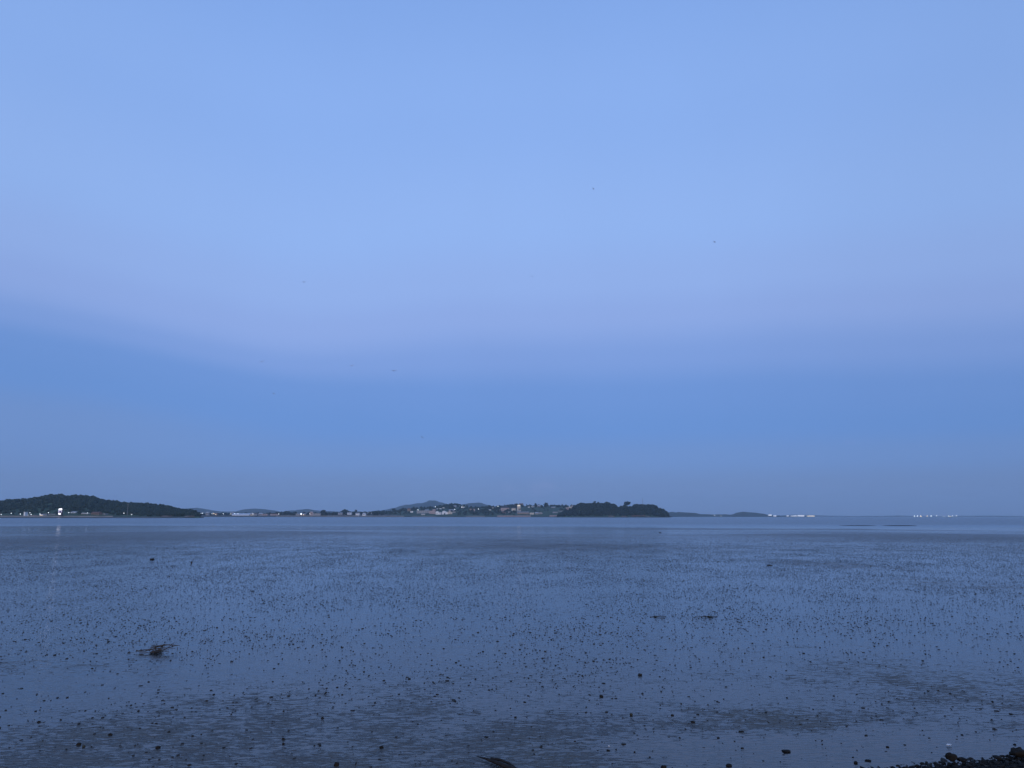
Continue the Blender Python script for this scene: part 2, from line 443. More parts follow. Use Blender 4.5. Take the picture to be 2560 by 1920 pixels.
# ------------------------------------------------------------------ sea
sx = np.linspace(-8200, 8200, 42); sy = np.array([-40, 60, 140, 260, 500, 900, 1500, 2500, 4000, 6000, 8200])
SX, SY = np.meshgrid(sx, sy); ii = np.arange(SX.size).reshape(SX.shape)
me = mesh_np('sea', np.stack([SX, SY, np.full_like(SX, SEA)], -1).reshape(-1, 3), np.stack([ii[:-1, :-1], ii[:-1, 1:], ii[1:, 1:], ii[1:, :-1]], -1).reshape(-1, 4), M_sea, False)
tag(link('sea', me), 'dark blue calm sea beyond the mud flat', kind='structure')

# ------------------------------------------------------------------ land: hills, slopes, woods
class Hill:
    def __init__(s, prof, Yb, Yc, zb=1.5, power=1.3, drop=0.0):
        s.p = np.array(prof, float); s.Yb, s.Yc, s.zb, s.pw, s.drop = Yb, Yc, zb, power, drop
    def surf(s, px, t):
        py = np.interp(px, s.p[:, 0], s.p[:, 1]) + s.drop
        Yv = s.Yb + (s.Yc - s.Yb) * t
        zc = at(px, py, s.Yc).z; xx = at(px, py, Yv).x
        if t <= 1: z = s.zb + (zc - s.zb) * math.sin(t * math.pi / 2) ** s.pw
        else: z = zc - (zc - s.zb + 3) * min(1, (t - 1) * 1.4) ** 1.3
        return Vector((xx, Yv, max(z, -1.0) if t > 0 else s.zb))
    def place(s, px, py):
        lo, hi = 0.0, 1.0
        for _ in range(30):
            m = (lo + hi) / 2
            if proj(s.surf(px, m))[1] > py: lo = m
            else: hi = m
        return s.surf(px, (lo + hi) / 2)
    def build(s, name, mat, label, step=6, nt_=12, rough=0.0):
        x0, x1 = s.p[0, 0], s.p[-1, 0]; n = int((x1 - x0) / step) + 1
        pxs = np.linspace(x0, x1, n); ts = list(np.linspace(0, 1, nt_)) + [1.25, 1.6, 2.0]
        V = []
        for px in pxs:
            e = s.surf(px, 0); V.append((e.x, e.y - 4, SEA - 0.4))
            for t in ts:
                q = s.surf(px, t)
                if rough and 0 < t < 1.1: q.z += rough * mnoise.noise(Vector((q.x * 0.05, q.y * 0.05, 3)))
                V.append(tuple(q))
        k = len(ts) + 1
        ii = np.arange(n * k).reshape(n, k)
        Fq = np.stack([ii[:-1, :-1], ii[1:, :-1], ii[1:, 1:], ii[:-1, 1:]], -1).reshape(-1, 4)
        return tag(link(name, mesh_np(name, V, Fq, mat, True)), label, kind='structure')


def canopy(name, pts, mat, label, sub=ICO1):
    """pts: (x,y,z,radius,heightscale): ragged crowns joined into one wood"""
    v, f = sub; nv = len(v); P = np.array(pts)
    rad = rng.uniform(0.55, 1.25, (len(P), nv, 1))
    V = v[None] * rad * P[:, None, 3:4]
    V[:, :, 2] *= P[:, None, 4]
    V += P[:, None, :3]
    Fq = (f[None] + (np.arange(len(P)) * nv)[:, None, None]).reshape(-1, 3)
    return tag(link(name, mesh_np(name, V.reshape(-1, 3), Fq, mat)), label, kind='stuff')


def wood_on(h, n, px0, px1, t0, t1, r0, r1, keep=None, tall=1.1):
    out = []
    while len(out) < n:
        px = random.uniform(px0, px1); t = random.uniform(t0, t1)
        if keep and random.random() > keep(px, t): continue
        q = h.surf(px, t); r = random.uniform(r0, r1)
        out.append((q.x, q.y + random.uniform(-2, 2), q.z + r * 0.5, r, random.uniform(0.85, tall + 0.2)))
    return out


# far blue hills
far1 = Hill([(400, 1286), (450, 1273), (475, 1270.5), (492, 1269.5), (510, 1272), (530, 1276), (560, 1279.5), (590, 1278.5), (605, 1274.5), (620, 1272.5), (640, 1271.5), (665, 1273.5), (690, 1277), (705, 1280)], 4300, 5200)
far1.build('far_hill', M_hill, 'low far blue hills seen over the left-hand coast', rough=4)
far1b = Hill([(690, 1284), (712, 1279), (725, 1276.5), (745, 1275.5), (765, 1272.5), (790, 1276), (815, 1278), (850, 1279), (920, 1280), (950, 1284)], 4300, 5300)
far1b.build('far_hill', M_hill, 'small blue hill with pointed top behind the low coast', rough=4)
far2 = Hill([(880, 1284), (930, 1279), (950, 1277), (965, 1274), (990, 1269), (1010, 1263), (1030, 1261.5), (1040, 1258.5), (1055, 1258), (1065, 1255.5), (1073, 1251.5), (1080, 1251), (1090, 1252), (1100, 1256), (1115, 1259.5), (1130, 1261), (1150, 1263), (1180, 1267), (1230, 1276)], 4200, 5400)
far2.build('far_hill', M_hill, 'highest blue far hill behind the village', step=4, rough=4)
far3 = Hill([(1120, 1275), (1140, 1266), (1155, 1261.5), (1168, 1259), (1180, 1257.5), (1195, 1256.5), (1205, 1258), (1215, 1261.5), (1225, 1264), (1245, 1269), (1280, 1280)], 4000, 4900)
far3.build('far_hill', M_hill, 'rounded blue far hill right of the highest one', step=4, rough=4)
far4 = Hill([(1640, 1286), (1672, 1280.5), (1680, 1279.5), (1690, 1281.5), (1696, 1280), (1715, 1281.5), (1728, 1281.5), (1745, 1284), (1755, 1286), (1775, 1286), (1795, 1286.5), (1815, 1286), (1830, 1287), (1850, 1289)], 3300, 3700, 0.6)
far4.build('far_hill', M_hill, 'low wooded coast right of the dark headland', step=4, rough=2)
far5 = Hill([(1815, 1289), (1830, 1286.5), (1840, 1282.5), (1848, 1280.5), (1857, 1279.5), (1868, 1280.5), (1880, 1281), (1900, 1283), (1912, 1285.5), (1925, 1287.5), (1950, 1289)], 3600, 4000, 0.6)
far5.build('far_hill', M_hill, 'small rounded island hill on the right horizon', step=4, rough=2)
far6 = Hill([(1930, 1289.5), (1960, 1288), (1985, 1286.5), (2010, 1287), (2030, 1287.5), (2060, 1289), (2100, 1289.5), (2140, 1290), (2170, 1289), (2200, 1290), (2240, 1288.5), (2260, 1289), (2290, 1290), (2420, 1289), (2480, 1289), (2560, 1290), (2700, 1290)], 7500, 7900, 0.3)
far6.build('far_coast', M_hill, 'faint thin far coast along the right horizon', step=8, rough=1)

# left wooded hill
left_h = Hill([(-260, 1262), (-80, 1256), (0, 1255), (15, 1255), (28, 1252.5), (52, 1251.5), (64, 1250), (90, 1247.5), (110, 1243), (127, 1240.5), (142, 1240), (158, 1241), (170, 1244), (179, 1242.5), (197, 1241.5), (209, 1243), (230, 1244), (239, 1247), (252, 1252),
               (269, 1255), (283, 1256), (307, 1258.5), (330, 1260.5), (372, 1262.5), (395, 1265.5), (407, 1267), (424, 1269.5), (440, 1273), (464, 1277), (485, 1280), (494, 1286), (500, 1290)], 830, 1040, 1.3, 1.3, 3.0)
left_h.build('hill', M_field, 'dark wooded hill on the left shore', rough=1.5)
bare = lambda px, t: 0.06 if (t < 0.30 and px < 300) or (px < 68 and 0.60 < t < 0.82) else 1.0
wl = wood_on(left_h, 2100, -200, 494, 0.08, 1.05, 1.6, 2.9, bare) + wood_on(left_h, 330, 340, 496, 0.02, 0.4, 1.6, 2.8) + wood_on(left_h, 130, -150, 340, 0.10, 0.3, 1.0, 1.8)
canopy('woodland', wl, M_leaf, 'dense dark wood covering the left hill')

# low coast between the left hill and the village
low = Hill([(480, 1288), (520, 1285), (600, 1285.5), (640, 1285), (690, 1284), (700, 1283), (711, 1281.5), (722, 1283), (780, 1284.5), (900, 1283), (960, 1284), (1000, 1287)], 1660, 1800, 1.5, 1.0, 1.0)
low.build('low_coast', M_soil, 'low strip of coast between the left hill and the village')
wlow = wood_on(low, 160, 496, 720, 0.3, 1.1, 1.5, 3.0, tall=0.9) + wood_on(low, 170, 690, 960, 0.3, 1.1, 1.8, 3.4, lambda px, t: 1.0 if 800 < px < 900 or px < 745 else 0.35)
canopy('hedge', wlow, M_leaf2, 'dark hedges and bushes along the low coast')

# village slope
vill = Hill([(900, 1287), (935, 1281), (970, 1279), (1000, 1276), (1020, 1273), (1050, 1270.5), (1075, 1269), (1100, 1269.5), (1115, 1266), (1130, 1263.5), (1160, 1265), (1180, 1268), (1200, 1270), (1225, 1268), (1250, 1267.5), (1270, 1265), (1290, 1262.5), (1300, 1264), (1340, 1265), (1370, 1265), (1400, 1264.5), (1440, 1267), (1470, 1270), (1500, 1276), (1530, 1286)], 1680, 2080, 1.6, 1.15, 1.0)
vill.build('village_slope', M_field, 'green terraced slope under the village', rough=1.0)
clear = lambda px, t: 0.25 if (t < 0.45 and 1040 < px < 1145) or (0.2 < t < 0.8 and 1300 < px < 1400) else 1.0
wv = wood_on(vill, 560, 915, 1470, 0.2, 1.08, 1.6, 3.6, clear) + wood_on(vill, 90, 1095, 1150, 0.78, 1.05, 2.5, 4.5) + wood_on(vill, 60, 1140, 1300, 0.08, 0.3, 1.6, 3.0)
canopy('woodland', wv, M_leaf, 'trees and hedges between the houses of the village')

# headland
head = Hill([(1385, 1291), (1405, 1284), (1425, 1275), (1435, 1268), (1442, 1263), (1450, 1259.5), (1465, 1260), (1475, 1261.5), (1482, 1260), (1495, 1259), (1500, 1260), (1512, 1258), (1520, 1258.5), (1527, 1261), (1540, 1263.5), (1552, 1264.5), (1585, 1265), (1590, 1263), (1610, 1263.5), (1620, 1263.5), (1632, 1263.5), (1638, 1266), (1646, 1272), (1655, 1274.5), (1663, 1278), (1668, 1282), (1673, 1288)], 1420, 1560, 1.3, 1.2, 3.2)
head.build('headland', M_field, 'dark wooded headland right of the village', step=4, rough=1)
wh = wood_on(head, 1000, 1396, 1671, 0.06, 1.05, 1.9, 3.4, lambda px, t: 0.12 if 1540 < px < 1585 and t > 0.72 else 1.0)
canopy('woodland', wh, M_leaf2, 'dense evergreen wood covering the headland')

# shores: beach ribbons with the seawalls, rocks and the spit
def ribbon(name, pts, mat, label, z0=SEA - 0.1, z1=1.5, depth=40):
    V = []; 
    for px, Yw in pts:
        jit = 6 * mnoise.noise(Vector((px * 0.03, 1, 2)))
        a = at(px, 1290, Yw + jit)
        for dY, z in ((0, z0), (3, 0.25), (depth * 0.5, 0.25 + (z1 - 0.25) * 0.5), (depth, z1), (depth + 60, z1)):
            Yv = Yw + jit + dY; V.append((at(px, 1290, Yv).x, Yv, z))
    ii = np.arange(len(V)).reshape(len(pts), 5)
    return tag(link(name, mesh_np(name, V, np.stack([ii[:-1, :-1], ii[1:, :-1], ii[1:, 1:], ii[:-1, 1:]], -1).reshape(-1, 4), mat, True)), label, kind='structure')


ribbon('beach', [(px, 780 + max(0, px - 420) * 0.8) for px in range(-260, 520, 10)], M_soil, 'dark beach under the left wooded hill', z1=1.2, depth=30)
ribbon('beach', [(px, 1600) for px in range(480, 1460, 10)], M_soil, 'thin dark beach below the low coast and the village', z1=1.5, depth=50)
ribbon('beach', [(px, 1380 + 30 * math.sin(px * 0.05)) for px in range(1390, 1682, 6)], M_soil, 'dark rocky foot of the headland', z1=1.2, depth=30)


def wall(pts, label, h0, h1, mat=M_concrete, thick=0.8):
    mb = MB()
    for (pa, Ya), (pb, Yb) in zip(pts[:-1], pts[1:]):
        a, b = at(pa, 1290, Ya), at(pb, 1290, Yb)
        mb.add([(a.x, a.y, h0), (b.x, b.y, h0), (b.x, b.y, h1), (a.x, a.y, h1), (a.x, a.y + thick, h0), (b.x, b.y + thick, h0), (b.x, b.y + thick, h1), (a.x, a.y + thick, h1)],
               ((0, 1, 2, 3), (5, 4, 7, 6), (3, 2, 6, 7), (4, 0, 3, 7), (1, 5, 6, 2), (4, 5, 1, 0)))
    o = link('sea_wall', mb.me('sea_wall', mat)); return tag(o, label, 'sea wall')


wall([(px, 806 + random.uniform(-1.5, 1.5)) for px in range(-240, 300, 18)], 'long low pale sea wall under the left wooded hill', 0.6, 1.9)
wall([(px, 1640 + random.uniform(-2, 2)) for px in range(690, 1030, 20)], 'thin pale sea wall along the low coast left of the village', 0.9, 2.5)
wall([(px, 1642) for px in (1030, 1060, 1090)], 'grey sea wall below the stepped white buildings', 0.9, 2.0, M_grey)
wall([(px, 1640) for px in (1165, 1190, 1212)], 'short pale sea wall under the green slope', 0.9, 2.4)
wall([(px, 1636 + random.uniform(-2, 2)) for px in range(1243, 1330, 14)], 'pinkish sea wall below the big pink house', 0.7, 3.2, M_pink)
wall([(px, 1600) for px in (1374, 1384, 1394)], 'pale pink wall block by the water left of the headland', 1.0, 4.2, M_pink)


def rock(px, py, wpx, hpx, Y, mat, label, seed, group=None):
    q = at(px, py, Y); k = Y / FPX
    o = link('shore_rock', lump_mesh('shore_rock', mat, ICO1, 1.0, 0.5, seed), loc=q)
    o.scale = (wpx * k / 2, 3, hpx * k / 2); return tag(o, label, 'rock', group)


rock(1528, 1290.8, 17, 2.4, 1392, M_rockpale, 'pale rock at the foot of the headland, leftmost', 1)
rock(1560, 1291.0, 15, 2.4, 1386, M_rockpale, 'pale rock low at the water below the lone umbrella tree', 2)
rock(1590, 1290.0, 22, 3.0, 1400, M_rockred, 'reddish rock band at the foot of the headland', 3)
rock(1607, 1289.6, 14, 3.0, 1402, M_rockred, 'reddish rock below the thin mast on the headland', 4)
rock(1620, 1291.0, 11, 2.2, 1386, M_rockpale, 'pale rock near the right tip of the headland', 5)
rock(1664, 1291.8, 34, 1.6, 1384, M_peb, 'dark low rock spit off the right tip of the headland', 6)
rock(415, 1290.5, 30, 2.2, 800, M_rockpale, 'pale rock at the water below the right end of the left hill', 7)
rock(475, 1290.8, 28, 2.6, 830, M_rockpale, 'pale brownish rock under the last trees of the left hill', 8)
rock(1955, 1291.6, 120, 1.3, 3150, M_hill, 'long dark low reef below the bright white buildings', 9)


def sandbar(px, py, wpx, depth, h, label, seed):
    c = ground(px, py, SEA); rx = wpx * c.y / FPX / 2
    V = [(0, 0, h)]; Fc = []
    for r_ in (0.5, 0.85, 1.0, 1.1):
        for k in range(28):
            a = k / 28 * 2 * math.pi; n = 1 + 0.25 * mnoise.noise(Vector((math.cos(a) * 2, math.sin(a) * 2, seed)))
            V.append((rx * r_ * n * math.cos(a), depth / 2 * r_ * n * math.sin(a), {0.5: h * 0.8, 0.85: h * 0.4, 1.0: 0.0, 1.1: -0.2}[r_]))
    for k in range(28):
        Fc.append((0, 1 + k, 1 + (k + 1) % 28))
        for q in range(3):
            Fc.append((1 + q * 28 + k, 1 + (q + 1) * 28 + k, 1 + (q + 1) * 28 + (k + 1) % 28)); Fc.append((1 + q * 28 + k, 1 + (q + 1) * 28 + (k + 1) % 28, 1 + q * 28 + (k + 1) % 28))
    return tag(link('mud_bank', mesh('mud_bank', V, Fc, M_bank, True), loc=c), label, kind='structure')


sandbar(2147, 1313.9, 88, 6, 0.10, 'thin dark mud bank out in the water on the right', 1)
sandbar(2250, 1314.4, 84, 7, 0.12, 'second thin dark mud bank out in the water, right of the first', 2)

# ------------------------------------------------------------------ buildings of the far shores
def part(name, me, parent): return link(name, me, parent)


def building(px0, px1, pt, pb, Y, label, cat='house', kind='gable', wm=M_pink, rm=M_roofd, depth=7, nwin=2, roof_frac=0.35, name='house', rz=None, lit=False, found=2.0):
    cxp = (px0 + px1) / 2; k = Y / FPX
    base = at(cxp, pb, Y); wd = (px1 - px0) * k; ht = (pb - pt) * k
    e = empty(name, base, rz if rz is not None else random.uniform(-0.12, 0.12)); tag(e, label, cat)
    hw = wd / 2; wh_ = ht * (1 - roof_frac) if kind in ('gable', 'hip', 'gable_front') else ht
    if kind == 'arch':
        pr = [(-hw, -found)] + [(hw * math.cos(math.pi - a * math.pi / 10), ht * 0.45 + ht * 0.55 * math.sin(a * math.pi / 10)) for a in range(11)] + [(hw, -found)]
        part('wall', MB().prism(pr, 0, depth).me('wall', wm), e)
        rp = [(hw * 1.03 * math.cos(math.pi - a * math.pi / 10), ht * 0.46 + ht * 0.57 * math.sin(a * math.pi / 10)) for a in range(11)]
        rp2 = [(x * 0.985, z - 0.06 * ht) for x, z in rp][::-1]
        part('roof', MB().prism(rp + rp2, -0.15, depth + 0.15).me('roof', rm), e)
    elif kind == 'flat':
        part('wall', MB().box(-hw, hw, 0, depth, -found, ht * 0.93).me('wall', wm), e)
        part('roof', MB().box(-hw - 0.15, hw + 0.15, -0.15, depth + 0.15, ht * 0.93, ht).me('roof', rm), e)
    elif kind == 'gable_front':
        part('wall', MB().prism([(-hw, -found), (-hw, wh_), (0, ht * 0.97), (hw, wh_), (hw, -found)], 0, depth).me('wall', wm), e)
        part('roof', MB().prism([(-hw - .3, wh_ - .1), (0, ht * 0.97), (hw + .3, wh_ - .1), (hw + .3, wh_ + .2), (0, ht + .1), (-hw - .3, wh_ + .2)], -0.3, depth + 0.3).me('roof', rm), e)
    else:
        part('wall', MB().box(-hw, hw, 0, depth, -found, wh_).me('wall', wm), e)
        ins = hw * 0.35 if kind == 'hip' else 0
        v = [(-hw - .3, -.4, wh_ - .05), (hw + .3, -.4, wh_ - .05), (hw + .3, depth + .4, wh_ - .05), (-hw - .3, depth + .4, wh_ - .05), (-hw - .3 + ins, depth / 2, ht), (hw + .3 - ins, depth / 2, ht)]
        part('roof', MB().add(v, ((0, 1, 5, 4), (2, 3, 4, 5), (1, 2, 5), (3, 0, 4), (3, 2, 1, 0))).me('roof', rm), e)
    if nwin:
        ww = min(1.4, wd / (nwin * 2 + 1)); hh = min(1.5, wh_ * 0.4)
        for i in range(nwin):
            x = -hw + wd * (i + 1) / (nwin + 1)
            part('window', MB().box(x - ww / 2, x + ww / 2, -0.06, 0.05, wh_ * 0.36, wh_ * 0.36 + hh).me('window', M_winlit if lit else M_glass), e)
    return e


def on(h, px, py): return h.place(px, py).y


BV = lambda px0, px1, pt, pb, label, **kw: building(px0, px1, pt, pb, on(vill, (px0 + px1) / 2, pb), label, **kw)
# village, left part
BV(1018, 1026, 1270.5, 1277.5, 'brown two-storey house at the left end of the village', kind='hip', wm=M_brown, rm=M_roofr)
BV(1026, 1032.5, 1278, 1281.5, 'small white shed at the left end of the village', kind='flat', wm=M_white, rm=M_roofl, nwin=1, cat='shed', name='shed')
BV(1042, 1074, 1276.5, 1283.5, 'long low grey hall left of the stepped pale building', kind='flat', wm=M_grey, rm=M_grey, nwin=5, cat='hall', name='hall', depth=10)
BV(1062, 1071, 1274, 1277.5, 'small pale house behind the long grey hall', kind='gable', wm=M_grey, rm=M_roofl, nwin=2)
BV(1053, 1062, 1284.5, 1287.5, 'tiny pale hut by the water in front of the long grey hall', kind='gable', wm=M_cream, rm=M_roofl, nwin=1, cat='hut', name='hut')
BV(1073, 1088.5, 1277, 1285, 'pale pink lower block of the stepped building', kind='flat', wm=M_pink, rm=M_pink, nwin=3, cat='building', name='building')
BV(1081, 1089, 1273.5, 1282, 'pale pink upper block with square tower top by the white gable', kind='flat', wm=M_pink, rm=M_roofl, nwin=2, cat='building', name='building')
BV(1089, 1097, 1278, 1286, 'bright white gabled barn left of the dark gap', kind='gable_front', wm=M_white, rm=M_white, nwin=2, cat='barn', name='barn', roof_frac=0.3)
BV(1097, 1103, 1281, 1286, 'low white annex right of the white gabled barn', kind='flat', wm=M_white, rm=M_roofl, nwin=1, cat='barn', name='barn')
e = BV(1105, 1114, 1277.5, 1286, 'white round-roofed barn with a dark doorway', kind='arch', wm=M_white, rm=M_white, nwin=0, cat='barn', name='barn', depth=12)
part('door', MB().box(0.4, 2.9, -0.08, 0.06, 0, 2.9).me('door', M_glass), e)
BV(1114, 1119, 1279.5, 1286, 'narrow white lean-to between the round barn and the cream house', kind='flat', wm=M_white, rm=M_roofl, nwin=0, cat='barn', name='barn')
BV(1119, 1130, 1278.5, 1285.5, 'cream gabled house right of the round-roofed barn', kind='gable_front', wm=M_cream, rm=M_cream, nwin=2)
BV(1122, 1136, 1274, 1278.5, 'long pale pink house above the cream house', kind='gable', wm=M_pink, rm=M_roofl, nwin=3)
BV(1131, 1141, 1279.5, 1282, 'low grey shed right of the cream house', kind='flat', wm=M_grey, rm=M_roofl, nwin=1, cat='shed', name='shed')
BV(1092, 1104, 1271, 1273.5, 'long whitish greenhouse roof above the white barns', kind='flat', wm=M_poly, rm=M_poly, nwin=0, cat='greenhouse', name='greenhouse', rz=0.2)
BV(1106, 1111, 1269, 1271.5, 'tiny white shed under the dark tree on the ridge', kind='flat', wm=M_white, rm=M_white, nwin=0, cat='shed', name='shed')
BV(1132, 1140, 1264, 1268, 'grey house half hidden on the wooded ridge top', kind='gable', wm=M_grey, rm=M_roofl, nwin=1)
BV(1144, 1152, 1264, 1267, 'pale house at the right end of the wooded ridge', kind='hip', wm=M_grey, rm=M_roofl, nwin=1)
BV(1153, 1161, 1267, 1269.5, 'white cottage beside a bright lamp below the ridge', kind='flat', wm=M_white, rm=M_white, nwin=1)
BV(1175, 1187, 1272, 1278, 'pinkish square house between two white lamps', kind='flat', wm=M_pink, rm=M_roofd, nwin=3)
# village, right part
BV(1219, 1228, 1273.5, 1276, 'small white house on the slope right of the rounded far hill', kind='gable', wm=M_white, rm=M_roofl, nwin=1)
BV(1230, 1238, 1267.5, 1272, 'cream house low among trees left of the big pink house', kind='gable', wm=M_cream, rm=M_roofd, nwin=1)
BV(1252, 1273, 1266, 1276, 'big pinkish house with wide dark roof', kind='hip', wm=M_pink, rm=M_roofd, nwin=4, depth=11, roof_frac=0.4)
BV(1252, 1264, 1274.5, 1279.5, 'pinkish lower wing in front of the big pinkish house', kind='gable_front', wm=M_pink, rm=M_roofr, nwin=2)
BV(1247, 1252, 1274.5, 1277.5, 'small white annex at the left of the big pinkish house', kind='flat', wm=M_white, rm=M_roofl, nwin=0, cat='annex', name='annex')
BV(1256, 1264, 1280.5, 1285, 'brownish boat shed near the water below the big pinkish house', kind='gable', wm=M_brown, rm=M_roofr, nwin=1, cat='shed', name='shed')
BV(1270, 1281, 1278.5, 1281.5, 'pale blue-grey flat shed in the middle of the slope', kind='flat', wm=M_grey, rm=M_roofl, nwin=2, cat='shed', name='shed')
BV(1279, 1289, 1268, 1276.5, 'pale greenish house left of the lit tower house', kind='hip', wm=M_cream, rm=M_roofd, nwin=2)
e = BV(1293, 1301, 1261.5, 1276, 'tall narrow tower house with warm lit upper floor', kind='flat', wm=M_cream, rm=M_roofd, nwin=0, cat='house', name='tower_house')
kq = 1900 / FPX
part('lit_front', MB().box(-3.2, -0.3, -0.12, 0.1, 10.0, 12.6).me('lit_front', M_litwarm), e)
part('lit_front', MB().box(0.2, 3.0, -0.12, 0.1, 10.0, 12.6).me('lit_front', M_litwarm), e)
part('balcony', MB().box(-3.4, 3.4, -1.2, 0.0, 6.3, 7.2).me('balcony', M_cream), e)
BV(1285, 1294, 1259.5, 1264, 'dark roofed house behind the lit tower house, to its left', kind='hip', wm=M_brown, rm=M_roofd, nwin=1)
BV(1297, 1308, 1258.3, 1263, 'brown roofed house on the skyline behind the lit tower house', kind='hip', wm=M_brown, rm=M_roofr, nwin=1)
BV(1292, 1303, 1274, 1279, 'grey-green porch block under the lit tower house', kind='flat', wm=M_grey, rm=M_roofl, nwin=2, cat='building', name='building')
BV(1293, 1322, 1279, 1285.5, 'long brown boathouse with grey roof near the water', kind='gable', wm=M_brown, rm=M_grey, nwin=6, cat='boathouse', name='boathouse', depth=9)
BV(1320, 1328, 1266, 1269, 'bright white long house on the skyline left of the column tree', kind='gable', wm=M_white, rm=M_roofd, nwin=2)
BV(1328, 1337, 1264.8, 1268, 'grey-white long house touching the column tree', kind='gable', wm=M_poly, rm=M_roofd, nwin=2)
BV(1344, 1351, 1262.5, 1268, 'grey house on the skyline right of the column tree', kind='gable', wm=M_grey, rm=M_roofl, nwin=1)
BV(1378, 1388, 1267, 1269.5, 'pale roofed house on the slope left of the headland', kind='gable', wm=M_grey, rm=M_roofl, nwin=1)
BV(1324.5, 1335, 1281.8, 1286, 'white and cream container shed by the water', kind='flat', wm=M_cream, rm=M_white, nwin=0, cat='shed', name='shed', rz=0)
BV(1338, 1346, 1280.5, 1286, 'greenish grey house by the water, left of its twin', kind='gable', wm=M_grey, rm=M_roofl, nwin=2)
BV(1347, 1356, 1280.5, 1285.5, 'greenish grey house by the water with pale front', kind='gable_front', wm=M_grey, rm=M_roofl, nwin=2)
BV(1382, 1394, 1279.5, 1283, 'low grey house behind the pale pink wall block', kind='gable', wm=M_grey, rm=M_pink, nwin=2)
BV(1396, 1412, 1276.8, 1279, 'thin pale terrace house stepping up towards the headland', kind='flat', wm=M_grey, rm=M_roofl, nwin=3, rz=0.15)
BV(1415, 1422, 1268.5, 1274.5, 'pale house at the foot of the stepped row beside the headland', kind='flat', wm=M_pink, rm=M_roofl, nwin=1)
BV(1422, 1429, 1266.5, 1272.5, 'pale middle house of the stepped row beside the headland', kind='flat', wm=M_cream, rm=M_roofl, nwin=1)
BV(1429, 1437, 1263.5, 1268, 'pale topmost house of the stepped row beside the headland', kind='flat', wm=M_pink, rm=M_roofl, nwin=1)

# low coast between left hill and village
BL = lambda px0, px1, pt, pb, label, Y=1690, **kw: building(px0, px1, pt, pb, Y, label, **kw)
BL(514, 521, 1279.5, 1286, 'grey house just right of the left hill trees', kind='gable', wm=M_grey, rm=M_roofl)
BL(537, 542, 1282, 1288, 'small brownish hut with orange light on the low coast', kind='gable', wm=M_brown, rm=M_roofr, lit=True, nwin=1, cat='hut', name='hut')
e = BL(580, 623, 1283.5, 1288.8, 'long whitish greenhouse with rounded roof on the low coast', kind='gable', wm=M_poly, rm=M_poly, nwin=0, cat='greenhouse', name='greenhouse', depth=16, rz=0, roof_frac=0.55)
BL(577, 584, 1279.8, 1284, 'grey house behind the left end of the long greenhouse', 1760, kind='gable', wm=M_grey, rm=M_roofl)
BL(626, 634, 1282.5, 1288, 'pale house with a bright lamp right of the long greenhouse', kind='gable', wm=M_cream, rm=M_roofl)
BL(634, 642, 1282, 1287, 'grey house second to the right of the long greenhouse', kind='hip', wm=M_grey, rm=M_roofd)
BL(646, 655, 1282.5, 1288, 'bluish grey house third to the right of the long greenhouse', kind='gable', wm=M_grey, rm=M_roofl)
BL(655, 668, 1285, 1289, 'low pinkish shed left of the small dark mound', kind='flat', wm=M_pink, rm=M_roofl, cat='shed', name='shed')
BL(676, 694, 1284, 1287.5, 'long reddish shed just left of the small dark mound', kind='gable', wm=M_pink, rm=M_roofr, cat='shed', name='shed', nwin=3)
BL(692, 709, 1280.8, 1285, 'pale roofed hall behind the small dark mound', 1780, kind='gable', wm=M_grey, rm=M_roofl, cat='hall', name='hall', nwin=3)
BL(739, 749, 1284, 1287.5, 'grey shed left of the brightest white light on the low coast', kind='flat', wm=M_grey, rm=M_roofl, cat='shed', name='shed', nwin=1)
BL(749, 764, 1284, 1288.5, 'warm lit hut under the brightest white light on the low coast', kind='gable', wm=M_brown, rm=M_roofl, lit=True, cat='hut', name='hut', nwin=2)
BL(774, 782, 1279.2, 1287, 'tall pinkish grey building beside a white lamp', kind='flat', wm=M_pink, rm=M_roofl, nwin=3, cat='building', name='building')
BL(783, 801, 1283.5, 1287, 'long pale wall-like hall left of the dark tree clump', kind='flat', wm=M_grey, rm=M_roofl, nwin=4, cat='hall', name='hall')
BL(845, 855, 1281.5, 1284.5, 'pale house in front of the wide tree clump', kind='gable', wm=M_grey, rm=M_roofl)
BL(868, 878, 1281, 1284.5, 'whitish house right of the wide tree clump', kind='gable', wm=M_poly, rm=M_roofl)
BL(889, 898, 1282, 1286.5, 'white house under the round tree', kind='gable', wm=M_white, rm=M_roofl)
BL(906, 913, 1282, 1289, 'small white stepped house standing by the water', kind='hip', wm=M_white, rm=M_roofl, Y=1665)
BL(918, 930, 1281.5, 1284, 'long pale shed left of the village', 1800, kind='flat', wm=M_grey, rm=M_roofl, cat='shed', name='shed')

# left hill
BH = lambda px0, px1, pt, pb, label, **kw: building(px0, px1, pt, pb, on(left_h, (px0 + px1) / 2, min(pb, 1288.5)) if pb < 1289 else 828, label, depth=6, found=1.2, **kw)
BH(5, 17, 1258.5, 1263, 'pale pinkish house high on the left hill, first from the left', kind='gable', wm=M_pink, rm=M_roofl)
BH(17, 28, 1260.5, 1265, 'greyish house high on the left hill, second from the left', kind='hip', wm=M_grey, rm=M_roofl)
BH(29, 42, 1262, 1266, 'reddish roofed house high on the left hill', kind='hip', wm=M_pink, rm=M_roofr)
BH(42, 52, 1259, 1264, 'pinkish house with pale roof high on the left hill', kind='gable', wm=M_pink, rm=M_roofl)
BH(53, 66, 1262, 1264.5, 'long white flat hall high on the left hill', kind='flat', wm=M_white, rm=M_white, cat='hall', name='hall', nwin=0)
BH(59, 62, 1280, 1290, 'narrow white pillar-like hut at the left shore', kind='flat', wm=M_white, rm=M_white, cat='hut', name='hut', nwin=0)
